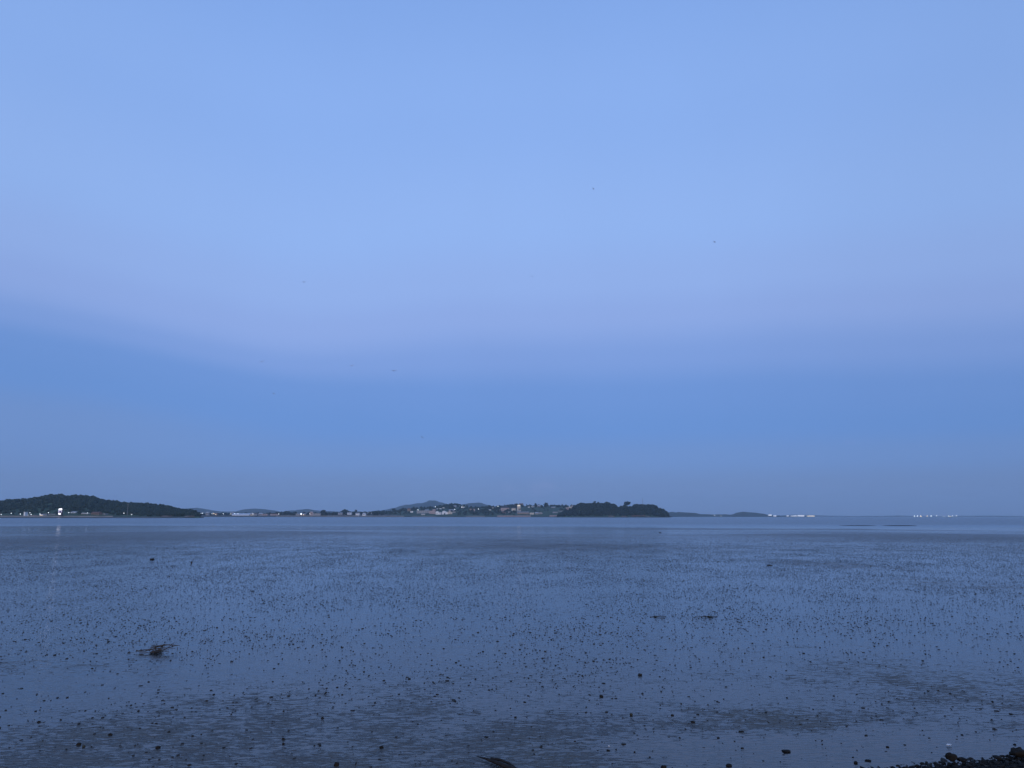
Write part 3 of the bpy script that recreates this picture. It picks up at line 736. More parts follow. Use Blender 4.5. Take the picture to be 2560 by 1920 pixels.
e = BH(62, 72, 1286.9, 1288.9, 'low bright shelter beside the white pillar-like hut', kind='flat', wm=M_grey, rm=M_roofd, cat='shelter', name='shelter', nwin=0)
part('lit_front', MB().box(-1.7, 1.7, -0.12, 0.05, 0.15, 0.55).me('lit_front', M_lit), e)
BH(76, 85, 1288, 1290.3, 'small pale mauve hut at the left shore', kind='flat', wm=M_pink, rm=M_roofl, cat='hut', name='hut', nwin=1)
BH(98, 108, 1285.5, 1289, 'cream lit hut under the sixth lamp of the left shore', kind='gable', wm=M_cream, rm=M_roofl, cat='hut', name='hut', nwin=2, lit=True)
BH(109, 117, 1284.5, 1287.5, 'mauve shed between the cream hut and the bright sign tower', kind='flat', wm=M_grey, rm=M_roofl, cat='shed', name='shed', nwin=1)
BH(122, 137, 1285, 1287.8, 'long low grey shed left of the bright sign tower', kind='flat', wm=M_grey, rm=M_roofl, cat='shed', name='shed', nwin=3)
BH(177, 188, 1278.5, 1283, 'pale green-white house right of the bright sign tower', kind='gable', wm=M_poly, rm=M_roofl)
BH(203, 218, 1282, 1287, 'cream long house on the left shore beside a lamp', kind='gable', wm=M_cream, rm=M_cream, nwin=3)
BH(227, 247, 1279.8, 1288, 'big brownish barn on the left shore', kind='gable', wm=M_brown, rm=M_roofr, nwin=4, cat='barn', name='barn')
BH(252, 263, 1283.8, 1287, 'small grey shed right of the brownish barn', kind='flat', wm=M_grey, rm=M_roofl, cat='shed', name='shed', nwin=1)
BH(344, 351, 1276.5, 1281, 'white house alone among the trees at the right of the left hill', kind='gable', wm=M_white, rm=M_white)
BH(348, 352, 1262.3, 1264.3, 'tiny pale hut near the ridge of the left hill', kind='flat', wm=M_grey, rm=M_roofl, cat='hut', name='hut', nwin=0)
BH(410, 416, 1275.5, 1278, 'tiny pale cottage among the trees, left one of two', kind='flat', wm=M_white, rm=M_roofl, nwin=0, cat='cottage', name='cottage')
BH(424, 428, 1275.8, 1278, 'tiny pale cottage among the trees, right one of two', kind='flat', wm=M_poly, rm=M_roofl, nwin=0, cat='cottage', name='cottage')

# bright lit sign tower on the left shore
Yt = 800; kt = Yt / FPX; q = at(149.5, 1287, Yt)
e = tag(empty('sign_tower', q), 'tall brilliantly lit white sign tower on the left shore', 'sign tower')
part('frame', MB().box(-1.9, 1.9, 0.25, 1.9, -1.0, 6.3).me('frame', M_roofd), e)
part('top_panel', MB().prism([(-1.75, 4.7), (1.75, 4.6), (1.55, 6.5), (-1.7, 6.2)], 0.0, 0.25).me('top_panel', M_lit), e)
part('column', MB().box(-1.75, -1.1, 0.0, 0.25, 2.1, 4.65).me('column', M_litdim), e)
part('centre_panel', MB().box(-0.9, 0.6, 0.08, 0.25, 2.3, 4.5).me('centre_panel', simple('mauve_panel', (0.25, 0.2, 0.3))), e)
part('side_panel', MB().box(1.0, 1.7, 0.0, 0.25, 2.5, 3.6).me('side_panel', M_litdim), e)
part('base_panel', MB().prism([(-1.5, 0.3), (0.9, 0.1), (0.5, 1.7), (-1.6, 1.8)], 0.0, 0.25).me('base_panel', M_lit), e)

# far right: white buildings and port
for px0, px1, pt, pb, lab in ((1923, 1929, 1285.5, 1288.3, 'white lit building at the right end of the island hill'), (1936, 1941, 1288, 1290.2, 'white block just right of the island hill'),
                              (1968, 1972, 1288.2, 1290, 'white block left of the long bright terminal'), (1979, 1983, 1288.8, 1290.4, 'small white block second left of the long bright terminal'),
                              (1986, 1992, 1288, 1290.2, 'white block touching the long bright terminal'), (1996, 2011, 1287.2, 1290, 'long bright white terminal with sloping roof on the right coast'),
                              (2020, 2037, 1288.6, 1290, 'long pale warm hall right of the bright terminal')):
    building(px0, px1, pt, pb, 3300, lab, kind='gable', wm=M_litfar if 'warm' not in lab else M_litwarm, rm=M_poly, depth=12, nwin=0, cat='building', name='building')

# ------------------------------------------------------------------ lamps
def make_lamp(px, py, Y, label, h=6.0, r=0.42, mat=M_lampw, group=None, name='street_lamp', cat='street lamp'):
    q = at(px, py, Y); k = Y / 1000
    e = tag(empty(name, (q.x, q.y, q.z - h)), label, cat, group)
    part('pole', MB().tube([(0, 0.4, 0), (0, 0.4, h * 0.9), (0, 0.1, h)], [0.12, 0.08, 0.06], 5).me('pole', M_steel), e)
    v, f = ICO0
    part('lamp_head', mesh('lamp_head', [tuple(p * (r * k, r * k, r * k * 0.85) + np.array([0, -0.1, h])) for p in v], f.tolist(), mat, True), e)
    return e


ORD = ['first', 'second', 'third', 'fourth', 'fifth', 'sixth', 'seventh', 'eighth', 'ninth', 'tenth', 'eleventh', 'twelfth', 'thirteenth']
leftl = [(3, 1286), (28, 1283), (51, 1285), (75, 1282.2), (78, 1286), (100, 1285.3), (121, 1281.7), (172, 1281.7), (219, 1282), (310, 1283), (329, 1286)]
for i, (px, py) in enumerate(leftl):
    make_lamp(px, py, 815, f'white street lamp on the left shore, {ORD[i]} lamp from the left', h=3.2 if py < 1284 else 1.8, r=0.38, group='street lamps on the left shore')
lowl = [(498, 1283), (502.5, 1283), (506.5, 1283.2), (530, 1284), (535, 1284), (558, 1284.5), (577, 1284.5), (587, 1284.3), (595, 1284.3), (632.5, 1285), (697, 1285), (752.5, 1284.8), (774.5, 1284.6)]
for i, (px, py) in enumerate(lowl):
    big = i == 11
    make_lamp(px, py, 1640, f'{"brightest " if big else ""}white lamp on the low coast, {ORD[i]} from the left hill', h=5, r=0.7 if big else 0.30, mat=M_lampo if i == 4 else M_lampw, group='lamps along the low coast')
villl = [(1045, 1275, 'above the long grey hall'), (1088, 1266.8, 'highest, above the stepped pale building'), (1137, 1273.5, 'right of the long pale pink house'), (1154.5, 1267.5, 'beside the white cottage below the ridge'),
         (1174, 1273, 'left of the pinkish square house'), (1196, 1272.3, 'right of the pinkish square house'), (1245, 1265.4, 'on the skyline left of the big pinkish house'), (1471, 1262.6, 'on the top of the wooded headland')]
for px, py, lab in villl:
    Yl = 1530 if px > 1400 else on(vill, px, py + 4) - 3
    make_lamp(px, py, Yl, 'white village lamp ' + lab, h=5, r=0.36, group='lamps in the village')
make_lamp(1786.5, 1288.6, 3200, 'bright white lamp alone on the low coast right of the headland', h=5, r=0.5)
make_lamp(1803, 1289.8, 3200, 'small white lamp left of the island hill', h=4, r=0.28)
for i, px in enumerate((2286, 2293.5, 2302, 2317.5, 2328, 2341, 2360, 2371, 2376, 2381.5, 2391)):
    make_lamp(px, 1290.3 - (0.8 if i in (5, 9, 10) else 0) + (1.0 if i == 8 else 0), 4600, f'white harbour light on the right horizon, {ORD[i]} from the left', h=6, r=0.5 if i not in (3, 6) else 0.36, mat=M_lampw if i not in (2, 3, 8) else M_lampo, group='harbour lights on the right horizon', name='harbour_light', cat='harbour light')

# masts
def mast(px, pt, pb, Y, label, cross):
    q = at(px, pb, Y); k = Y / FPX; h = (pb - pt) * k
    e = tag(empty('mast', q), label, 'mast')
    part('pole', MB().tube([(0, 0, -2), (0, 0, h)], [0.3, 0.16], 5).me('pole', M_steel), e)
    for z, wd in cross:
        part('cross_arm', MB().box(-wd, wd, -0.12, 0.12, h * z - 0.12, h * z + 0.12).me('cross_arm', M_steel), e)


mast(318, 1260, 1287, 840, 'tall thin pale mast standing before the left hill', ((0.97, 0.9), (0.9, 0.5)))
mast(1607, 1246.5, 1264, 1500, 'thin mast with cross arms rising above the headland trees', ((0.98, 0.8), (0.8, 0.9), (0.62, 0.9)))

# ------------------------------------------------------------------ single trees on the skylines
def tree(px, pt, pb, wpx, Y, label, kind='round', mat=M_leaf2, name='tree'):
    k = Y / FPX; q = at(px, pb, Y); h = (pb - pt) * k; wr = wpx * k / 2
    e = tag(empty(name, q), label, 'tree')
    bow = random.uniform(-0.1, 0.1) * h
    mb = MB().tube([(0, 0, -2.5), (bow * 0.4, 0, h * 0.25), (bow, 0, h * 0.6)], [h * 0.045, h * 0.035, h * 0.02], 6)
    for a in range(4):
        an = a * 1.6 + random.random(); mb.tube([(bow * 0.5, 0, h * 0.33), (bow * 0.7 + wr * 0.6 * math.cos(an), wr * 0.6 * math.sin(an), h * (0.6 + 0.06 * a))], [h * 0.02, h * 0.008], 4)
    part('trunk', mb.me('trunk', M_bark), e)
    V, Fc = [], []; n = 46
    for i in range(n):
        if kind == 'column': z = random.uniform(0.08, 1.0); rr = wr * (0.75 if z < 0.85 else 0.45)
        elif kind == 'umbrella': z = random.uniform(0.42, 0.98); rr = wr * math.sqrt(max(0.1, 1 - ((z - 0.62) / 0.42) ** 2))
        elif kind == 'bush': z = random.uniform(0.0, 1.0); rr = wr * math.sqrt(max(0.08, 1 - z * z))
        else: z = random.uniform(0.22, 1.0); rr = wr * math.sqrt(max(0.08, 1 - ((z - 0.58) / 0.46) ** 2))
        an = random.uniform(0, 6.28); ra = rr * math.sqrt(random.random()); s = random.uniform(0.16, 0.3) * max(wr, h * 0.22)
        c = np.array([bow * z + ra * math.cos(an), ra * math.sin(an), z * h - s * 0.5]); b = len(V)
        for p in ICO0[0]: V.append(tuple(c + p * s * random.uniform(0.6, 1.3)))
        Fc += [tuple(b + int(j) for j in f) for f in ICO0[1]]
    part('crown', mesh('crown', V, Fc, mat), e)
    return e


TV = lambda px, pt, pb, wpx, label, **kw: tree(px, pt, pb, wpx, on(vill, px, pb), label, **kw)
tree(1569.5, 1254, 1265, 16, 1545, 'lone flat-topped tree standing on the bare top of the headland', 'umbrella')
tree(1583, 1262.5, 1266, 4, 1545, 'small round bush right of the lone flat-topped tree', 'bush')
tree(1487, 1253.3, 1262, 8, 1540, 'single tall tree sticking out of the headland wood', 'round')
tree(1515, 1256, 1262, 10, 1545, 'bushy tree on the headland ridge left of the bare top', 'bush')
tree(1532, 1259, 1264, 6, 1545, 'small spreading tree on the headland ridge', 'round')
tree(1477, 1258.5, 1263, 8, 1540, 'low spreading tree beside the headland lamp', 'umbrella')
tree(1640, 1263.5, 1270, 8, 1490, 'pointed tree on the right shoulder of the headland', 'round')
TV(1339.5, 1257.8, 1269.5, 7.5, 'dark column-shaped tree on the skyline', kind='column')
TV(1364, 1257, 1268, 12, 'round dark tree right of the column-shaped tree', kind='round')
TV(1355, 1262.5, 1269, 8, 'low bushy tree between the column tree and the round tree', kind='bush')
TV(1378, 1262, 1268, 12, 'wide low tree right of the round dark tree', kind='bush')
TV(1398, 1262, 1268, 10, 'bushy tree on the skyline towards the headland', kind='bush')
TV(1411, 1263.5, 1269, 7, 'small tree on the skyline beside the stepped houses', kind='round')
TV(1316.5, 1260.5, 1267, 4, 'thin pointed tree right of the lit tower house', kind='column')
TV(1261.5, 1261.5, 1267, 6, 'dark bush above the roof of the big pinkish house', kind='bush')
TV(1269, 1261.8, 1267, 8, 'grey-green tree right of the roof of the big pinkish house', kind='round', mat=M_leaf)
TV(1281, 1262.5, 1268, 12, 'wide dark tree left of the lit tower house', kind='bush')
TV(1290, 1259, 1268, 8, 'dark tree just left of the lit tower house', kind='round')
TV(1222.5, 1263, 1273, 10, 'dark tree at the right foot of the rounded far hill', kind='round')
TV(1100, 1262.5, 1270, 9, 'dark round tree right of the highest village lamp', kind='round')
TV(1126, 1262, 1272, 22, 'wide dark tree clump on the ridge above the barns', kind='bush')
TV(1143, 1261.5, 1267, 8, 'round tree between the two ridge houses', kind='round')
TV(1075, 1266, 1273, 9, 'dark tree behind the stepped pale building', kind='round')
TV(1062, 1268.5, 1275, 8, 'dark tree behind the long grey hall', kind='round')
TV(1035, 1268, 1276, 8, 'dark tree right of the brown two-storey house', kind='round')
TV(1008, 1269.5, 1276.5, 8, 'tree left of the brown two-storey house', kind='round', mat=M_leaf)
TV(985, 1271, 1279, 10, 'tree at the left foot of the village slope', kind='round', mat=M_leaf)
tree(809, 1275.8, 1287, 20, 1700, 'tall rounded tree clump standing by the low coast wall', 'bush')
tree(862, 1274.8, 1284.5, 26, 1760, 'wide domed tree clump on the low coast', 'bush')
tree(889.5, 1274.5, 1283, 8, 1760, 'round tree on a short trunk right of the wide tree clump', 'round')
tree(735, 1282, 1287, 12, 1700, 'bushy tree at the right end of the small dark mound', 'bush')
tree(938, 1278, 1286, 16, 1700, 'dark tree clump just left of the village slope', 'bush')
tree(645, 1281, 1287, 5, 1720, 'small dark tree among the low coast houses', 'round')
tree(614, 1281, 1286, 7, 1790, 'small dark tree behind the long greenhouse', 'round')
tree(431, 1269.3, 1280, 8, 950, 'tall round tree at the right end of the left hill', 'round')
tree(443, 1270.8, 1281, 11, 950, 'second tall tree at the right end of the left hill', 'round')
tree(452, 1271.5, 1281, 7, 950, 'third tall tree at the right end of the left hill', 'round')
tree(268, 1249.5, 1259, 6, 1010, 'palm-like tree sticking out of the left hill ridge', 'umbrella')
tree(282, 1252, 1260, 6, 1010, 'pointed tree beside the palm-like tree on the ridge', 'round')
tree(484, 1277, 1290, 24, 850, 'last dark spreading tree of the left hill by the water', 'bush')

# ------------------------------------------------------------------ birds over the flat
def bird(px, py, Y, span, roll, head, label):
    q = at(px, py, Y); e = tag(empty('bird', q), label, 'bird', 'birds in the evening sky'); e.rotation_euler = (0, roll, head)
    b = MB().tube([(0, -0.26, 0.0), (0, -0.18, 0.01), (0, -0.02, 0), (0, 0.14, 0.01), (0, 0.26, 0.0), (0, 0.34, 0)], [0.02, 0.05, 0.075, 0.06, 0.035, 0.008], 8)
    part('body', b.me('body', M_bird, True), e)
    h = span / 2
    for s in (-1, 1):
        v = [(0.04 * s, 0.08, 0.03), (0.04 * s, -0.10, 0.03), (s * h * 0.45, 0.12, 0.10), (s * h * 0.45, -0.06, 0.09), (s * h, -0.05, 0.03), (s * h * 0.96, -0.10, 0.03)]
        v += [(x, y, z + 0.018) for x, y, z in v]
        f = [(0, 1, 3, 2), (2, 3, 5, 4), (8, 9, 7, 6), (10, 11, 9, 8), (0, 2, 8, 6), (2, 4, 10, 8), (3, 1, 7, 9), (5, 3, 9, 11), (4, 5, 11, 10), (1, 0, 6, 7)]
        part('wing', mesh('wing', v, f, M_birdw), e)
    part('tail', MB().add([(-0.05, -0.24, 0), (0.05, -0.24, 0), (0.09, -0.42, 0.0), (-0.09, -0.42, 0.0), (-0.05, -0.24, 0.015), (0.05, -0.24, 0.015), (0.09, -0.42, 0.012), (-0.09, -0.42, 0.012)],
                          ((0, 1, 2, 3), (7, 6, 5, 4), (0, 4, 5, 1), (1, 5, 6, 2), (2, 6, 7, 3), (3, 7, 4, 0))).me('tail', M_bird), e)


bird(1483, 472, 230, 0.9, 0.85, 0.5, 'small pale bird flying highest, right of the centre of the sky')
bird(1786, 605, 210, 0.9, 0.6, 0.4, 'tiny pale bird flying alone on the right of the sky')
bird(1330, 691, 260, 0.9, 0.1, 0.3, 'tiny bird flying near the middle of the sky')
bird(760, 705, 190, 1.2, -0.25, 1.0, 'bird flying above the others in the left part of the sky')
bird(1010, 834, 260, 1.0, -0.7, 0.4, 'tiny bird gliding left of the middle of the sky')
bird(655, 904, 150, 1.2, -0.5, 0.5, 'slanting bird at the left of the three low birds')
bird(880, 914, 170, 1.3, -0.6, 0.7, 'slanting bird in the middle of the three low birds')
bird(985, 927, 140, 1.4, -0.12, 0.5, 'nearly level bird at the right of the three low birds')
bird(684, 984, 200, 0.7, 0.2, 1.2, 'tiny bird flying below the three low birds')
bird(1055, 1093, 170, 1.1, 0.6, 0.4, 'lowest bird, gliding above the highest far hill')

# ------------------------------------------------------------------ things lying on the mud
def stone(px, py, wpx, hpx, label, mat=M_peb, seed=0, name='stone', cat='stone', yaw=0.0, flat=1.0):
    g = onmud(px, py + hpx * 0.4); k = g.y / FPX
    o = link(name, lump_mesh(name, mat, ICO2, 1.0, 0.35, seed, True), loc=(g.x, g.y + 0.02, g.z + hpx * k * 0.16))
    o.scale = (wpx * k / 2, wpx * k / 2 * 0.8 * flat, hpx * k * 0.42); o.rotation_euler = (0, 0, yaw)
    return tag(o, label, cat)


stone(1504, 1740, 9, 7, 'round black stone lying alone right of the middle of the near mud', seed=11)
stone(1968, 1878, 18, 7, 'flat dark stone on the mud left of the shingle bank', seed=12, flat=1.2)
stone(1824, 1914, 15, 8, 'blunt dark stone at the bottom edge of the photo', seed=13)
stone(1733, 1805, 11, 6, 'dark oblong stone on the smooth mud right of the middle', seed=14, yaw=0.4)
stone(1682, 1788, 8, 5, 'small dark stone just left of the oblong one', seed=15)
stone(1601, 1686, 10, 8, 'dark pointed lump sticking up from the mud', seed=16, mat=M_lump, name='mud_lump', cat='mud lump')
stone(1579, 1786, 7, 9, 'upright olive stub of seaweed in the mud', mat=M_weed, seed=17, name='seaweed_stub', cat='seaweed')
stone(380, 1397, 12, 6, 'dark lump standing far out on the left of the mud', seed=18)
stone(478, 1405, 4, 7, 'thin dark upright stump right of the far left lump', seed=19, name='stump', cat='stump', mat=M_wood)
stone(1925, 1412, 14, 3.5, 'flat dark log-like lump far out on the right', seed=20, name='driftwood', cat='driftwood', mat=M_wood)
stone(1650, 1331, 6, 3, 'tiny dark lump at the far edge of the mud', seed=21)
stone(94, 1805, 8, 5, 'black stone near the left bottom corner', seed=22)
stone(273, 1836, 9, 8, 'dark reddish stone in the left foreground', mat=M_pebb, seed=23)
stone(194, 1860, 11, 9, 'brown stone leaning on another in the left foreground', mat=M_pebb, seed=24)
stone(206, 1866, 8, 7, 'olive brown stone against the leaning brown one', mat=M_weed, seed=25)
stone(953, 1868, 9, 8, 'small dark stone in the middle left foreground', seed=26)
stone(707, 1848, 7, 6, 'dark reddish stone, upper of a close pair', mat=M_pebb, seed=27)
stone(707, 1860, 6, 6, 'dark stone, lower of a close pair', seed=28)
stone(840, 1911, 12, 14, 'reddish brown stone near the bottom edge left of the branch', mat=M_pebb, seed=29)
stone(805, 1795, 7, 6, 'round dark stone in the left half of the near mud', seed=30)
stone(392, 1868, 11, 7, 'oval dark stone in the left foreground', seed=31)
stone(1660, 1917, 14, 7, 'brown stone cut by the bottom edge of the photo', mat=M_pebb, seed=32)
stone(2142, 1907, 9, 8, 'dark stone lying loose left of the shingle bank', seed=33)
stone(2173, 1902, 14, 5, 'flat oval dark stone left of the shingle bank', seed=34)
stone(2222, 1868, 7, 5, 'round dark stone above the shingle bank', seed=35)
stone(2540, 1862, 7, 4.5, 'small dark stone on the mud above the right end of the bank', seed=36)
stone(1523, 1866, 3.5, 3.2, 'tiny white pebble on the mud', mat=M_shell, seed=37, name='pebble', cat='pebble')
g = onmud(2373, 1866)
sh = MB(); k = g.y / FPX
for i in range(9):
    a = -1.1 + 2.2 * i / 8; sh.v += [(0.011 * math.sin(a), 0.011 * math.cos(a) - 0.012, 0.01), (0.03 * math.sin(a), 0.03 * math.cos(a) - 0.012, 0.012 - 0.004 * (i % 2))]
sh.v += [(x, y, z - 0.006) for x, y, z in sh.v]
for i in range(8):
    sh.f += [(2 * i, 2 * i + 1, 2 * i + 3, 2 * i + 2), (18 + 2 * i + 2, 18 + 2 * i + 3, 18 + 2 * i + 1, 18 + 2 * i), (2 * i + 1, 18 + 2 * i + 1, 18 + 2 * i + 3, 2 * i + 3)]
o = tag(link('shell', sh.me('shell', M_shell), loc=(g.x, g.y, g.z + 0.004)), 'white shell fragment on the mud above the shingle bank', 'shell'); o.rotation_euler = (R(14), 0, 0.2)

# driftwood branch at the bottom edge: pointed tip on the mud, body towards the camera
t0 = onmud(1192, 1894); mb = MB()
pts = [onmud(1192, 1894) + Vector((0, 0, .010)), onmud(1215, 1902) + Vector((0, 0, .016)), onmud(1240, 1912) + Vector((0, 0, .018)), onmud(1276, 1926) + Vector((0, 0, .018)), onmud(1320, 1944) + Vector((0, 0, .016))]
br = tag(empty('driftwood_branch', t0), 'pointed dark driftwood branch reaching in from the bottom edge', 'driftwood')
rel = [p - t0 for p in pts]
part('stem', MB().tube(rel, [0.002, 0.010, 0.016, 0.020, 0.021], 9).me('stem', M_wood, True), br)
fk = [onmud(1228, 1906) + Vector((0, 0, .03)), onmud(1250, 1911) + Vector((0, 0, .035)), onmud(1272, 1918) + Vector((0, 0, .03)), onmud(1300, 1932) + Vector((0, 0, .015))]
part('fork', MB().tube([p - t0 for p in fk], [0.012, 0.011, 0.009, 0.005], 7).me('fork', M_wood, True), br)

# tangle of washed-up twigs on the left
g0 = onmud(386, 1634); k = g0.y / FPX
tg = tag(empty('twig_tangle', g0), 'dark tangle of washed-up twigs and weed on the left of the mud', 'twig tangle')


def twig(p0, p1, r, sag=0.0, mat=M_twig):
    p0, p1 = Vector(p0), Vector(p1); pts = []
    for i in range(5):
        t = i / 4; p = p0.lerp(p1, t); p += Vector((random.uniform(-.008, .008), random.uniform(-.02, .02), sag * math.sin(t * math.pi) + random.uniform(-.004, .004))); p.z = max(p.z, 0.004); pts.append(p)
    part('twig', MB().tube(pts, [r * .7, r * .7, r * 0.65, r * 0.5, r * 0.3], 5).me('twig', mat), tg)


twig((-0.30, 0.05, 0.03), (-0.12, 0.0, 0.035), 0.012)
twig((-0.28, 0.05, 0.025), (0.05, 0.1, 0.05), 0.009, 0.01)
twig((-0.12, 0.1, 0.07), (0.28, 0.15, 0.09), 0.011, 0.02)
twig((-0.10, 0.2, 0.05), (0.26, 0.24, 0.075), 0.009, 0.02)
twig((-0.15, 0.02, 0.04), (0.27, 0.1, 0.06), 0.010, 0.02)
twig((0.28, 0.13, 0.07), (0.285, 0.1, 0.0), 0.006)
twig((-0.05, 0.0, 0.03), (0.2, 0.02, 0.045), 0.010, 0.01)
twig((-0.18, 0.3, 0.06), (-0.02, 0.12, 0.05), 0.007, 0.03)
twig((-0.16, 0.25, 0.0), (-0.20, 0.4, 0.07), 0.006)
twig((0.02, -0.05, 0.02), (0.24, 0.18, 0.08), 0.008, 0.01)
twig((0.12, 0.12, 0.05), (0.16, 0.3, 0.12), 0.006)
twig((-0.22, -0.02, 0.01), (0.02, -0.03, 0.02), 0.008)
for i in range(14):
    a = random.uniform(-0.15, 0.2); twig((a, random.uniform(-.05, .2), 0.01), (a + random.uniform(-.14, .14), random.uniform(-.05, .3), random.uniform(0.03, 0.09)), random.uniform(0.003, 0.006))
o = part('root_lump', lump_mesh('root_lump', M_wood, ICO1, 0.7, 0.5, 3), tg); o.location = (0.05, -0.03, 0.03); o.scale = (0.04, 0.05, 0.02)
o = part('weed_mat', lump_mesh('weed_mat', M_weed, ICO2, 0.35, 0.7, 4), tg); o.location = (0.0, 0.06, 0.015); o.scale = (0.08, 0.10, 0.02)


def lowstick(px0, px1, py, lump_at, label, seed):
    g = onmud((px0 + px1) / 2, py); k = g.y / FPX; w_ = (px1 - px0) * k / 2
    e = tag(empty('driftwood', g), label, 'driftwood')
    pts = [(-w_, 0.02, .006), (-w_ * 0.4, -0.03, .014), (w_ * 0.2, 0.0, .018), (w_ * 0.7, 0.03, .012), (w_, 0.04, .006)]
    part('stick', MB().tube(pts, [0.003, 0.007, 0.01, 0.007, 0.003], 6).me('stick', M_wood), e)
    o = part('weed', lump_mesh('weed', M_weed, ICO1, 0.6, 0.5, seed), e); o.location = (lump_at * w_, 0, 0.012); o.scale = (w_ * 0.28, 0.08, 0.02)


lowstick(1627, 1664, 1542.5, -0.35, 'thin dark stick with weed on the mud, left one of two', 1)
lowstick(1738, 1793, 1543, 0.35, 'longer thin dark stick with olive weed, right one of two', 2)

# ------------------------------------------------------------------ lumps and casts scattered over the flat
def density(x, y):
    d = np.interp(y, [5, 6, 8, 10, 14, 20, 30, 45, 60, 80], [20, 26, 40, 55, 82, 110, 115, 80, 34, 0])
    g = 0.25
    tab = np.array([[mnoise.noise(Vector((a * g * 0.55, b * g * 0.35, 4.0))) + 0.5 * mnoise.noise(Vector((a * g * 1.9, b * g * 1.2, 9.0))) for a in range(-260, 261)] for b in range(0, 330)])
    clump = 0.3 + 1.3 * np.clip(tab[np.clip((y / g).astype(int), 0, 329), np.clip((x / g).astype(int) + 260, 0, 520)] + 0.36, 0, 1.3)
    side = np.interp(x / y, [-0.75, -0.55, -0.2, 0.2, 0.45, 0.7], [0.8, 0.9, 1.0, 1.0, 0.85, 0.7])
    return d * clump * side


rings = []
for ya, yb in ((5.2, 8), (8, 12), (12, 20), (20, 32), (32, 50), (50, 80)):
    n_ = int(0.78 * (yb ** 2 - ya ** 2) * 130)
    yy = np.sqrt(rng.uniform(ya ** 2, yb ** 2, n_)); xx = rng.uniform(-0.78, 0.78, n_) * yy
    k_ = rng.uniform(0, 1, n_) < density(xx, yy) / 130
    rings.append(np.stack([xx[k_], yy[k_]]))
xs_, ys_ = np.concatenate(rings, 1)
sz = np.exp(rng.normal(math.log(0.0066), 0.35, len(xs_))); sz = np.clip(sz, 0.003, 0.0135)
sz *= np.interp(ys_, [6, 15, 40, 75], [0.9, 1.1, 1.3, 1.5])
ok = ~((xs_ > 2.4) & (ys_ < 6.6))
xs_, ys_, sz = xs_[ok], ys_[ok], sz[ok]
order = np.argsort(-sz / ys_); xs_, ys_, sz = xs_[order], ys_[order], sz[order]
zs_ = mudz(xs_, ys_)
el = rng.uniform(0.9, 2.1, len(xs_)); hh = rng.uniform(0.35, 0.65, len(xs_)); yaw = rng.uniform(0, math.pi, len(xs_))
NIND = 290
protos = [lump_mesh('mud_lump', M_lump, ICO1, 1.0, 0.45, 40 + i) for i in range(8)]
for i in range(NIND):
    o = link('mud_lump', protos[i % 8], loc=(xs_[i], ys_[i], zs_[i] + sz[i] * hh[i] * 0.4))
    o.scale = (sz[i] * el[i], sz[i], sz[i] * hh[i]); o.rotation_euler = (0, 0, yaw[i])
    qx, qy = proj(o.location)
    where = ('far left', 'left of middle', 'right of middle', 'far right')[int(np.clip(qx // 640, 0, 3))]
    deep = 'at the very front' if qy > 1800 else 'in the front strip' if qy > 1690 else 'level with the twig tangle' if qy > 1580 else 'level with the two thin sticks'
    tag(o, f'small dark lump on the mud {deep}, {where}', 'mud lump', f'small dark lumps {deep}, {where}')


def strew(name, sel, v, f, label):
    nv = len(v); n = len(sel); s_ = sz[sel][:, None, None]
    P = v[None] * rng.uniform(0.65, 1.3, (n, nv, 1)) * s_
    P[:, :, 0] *= el[sel][:, None]; P[:, :, 2] *= hh[sel][:, None]
    ca, sa = np.cos(yaw[sel])[:, None], np.sin(yaw[sel])[:, None]
    PX = P[:, :, 0] * ca - P[:, :, 1] * sa + xs_[sel][:, None]; PY = P[:, :, 0] * sa + P[:, :, 1] * ca + ys_[sel][:, None]
    PZ = P[:, :, 2] + (zs_[sel] + sz[sel] * hh[sel] * 0.4)[:, None]
    Fq = (f[None] + (np.arange(n) * nv)[:, None, None]).reshape(-1, 3)
    tag(link(name, mesh_np(name, np.stack([PX, PY, PZ], -1).reshape(-1, 3), Fq, M_lump)), label, kind='stuff')


rest = np.arange(NIND, len(xs_))
OCT_V = np.array([(1, 0, 0), (-1, 0, 0), (0, 1, 0), (0, -1, 0), (0, 0, 1), (0, 0, -1)], float)
OCT_F = np.array([(0, 2, 4), (2, 1, 4), (1, 3, 4), (3, 0, 4), (2, 0, 5), (1, 2, 5), (3, 1, 5), (0, 3, 5)])
strew('worm_casts', rest[ys_[rest] < 16], *ICO0, 'countless tiny dark worm casts and snails strewn over the near mud')
strew('worm_casts', rest[ys_[rest] >= 16], OCT_V, OCT_F, 'countless tiny dark worm casts speckling the farther mud')
print('lumps', len(xs_), len(rest[ys_[rest] < 16]))

# ------------------------------------------------------------------ shingle bank in the bottom right corner
BE = [(2040, 1940), (2140, 1922), (2230, 1916), (2300, 1907), (2380, 1900), (2450, 1896), (2520, 1888), (2560, 1881), (2700, 1862), (2900, 1840)]
bx = [ground(*p).x for p in BE]; by = [ground(*p).y for p in BE]


def bank_z(x, y):
    e = np.interp(x, bx, by); d = e - y
    return 0.05 * np.clip(d, -1, 0) + 0.16 * np.clip(d, 0, 1.2) + 0.05 * np.clip(d - 1.2, 0, 9) - 0.01


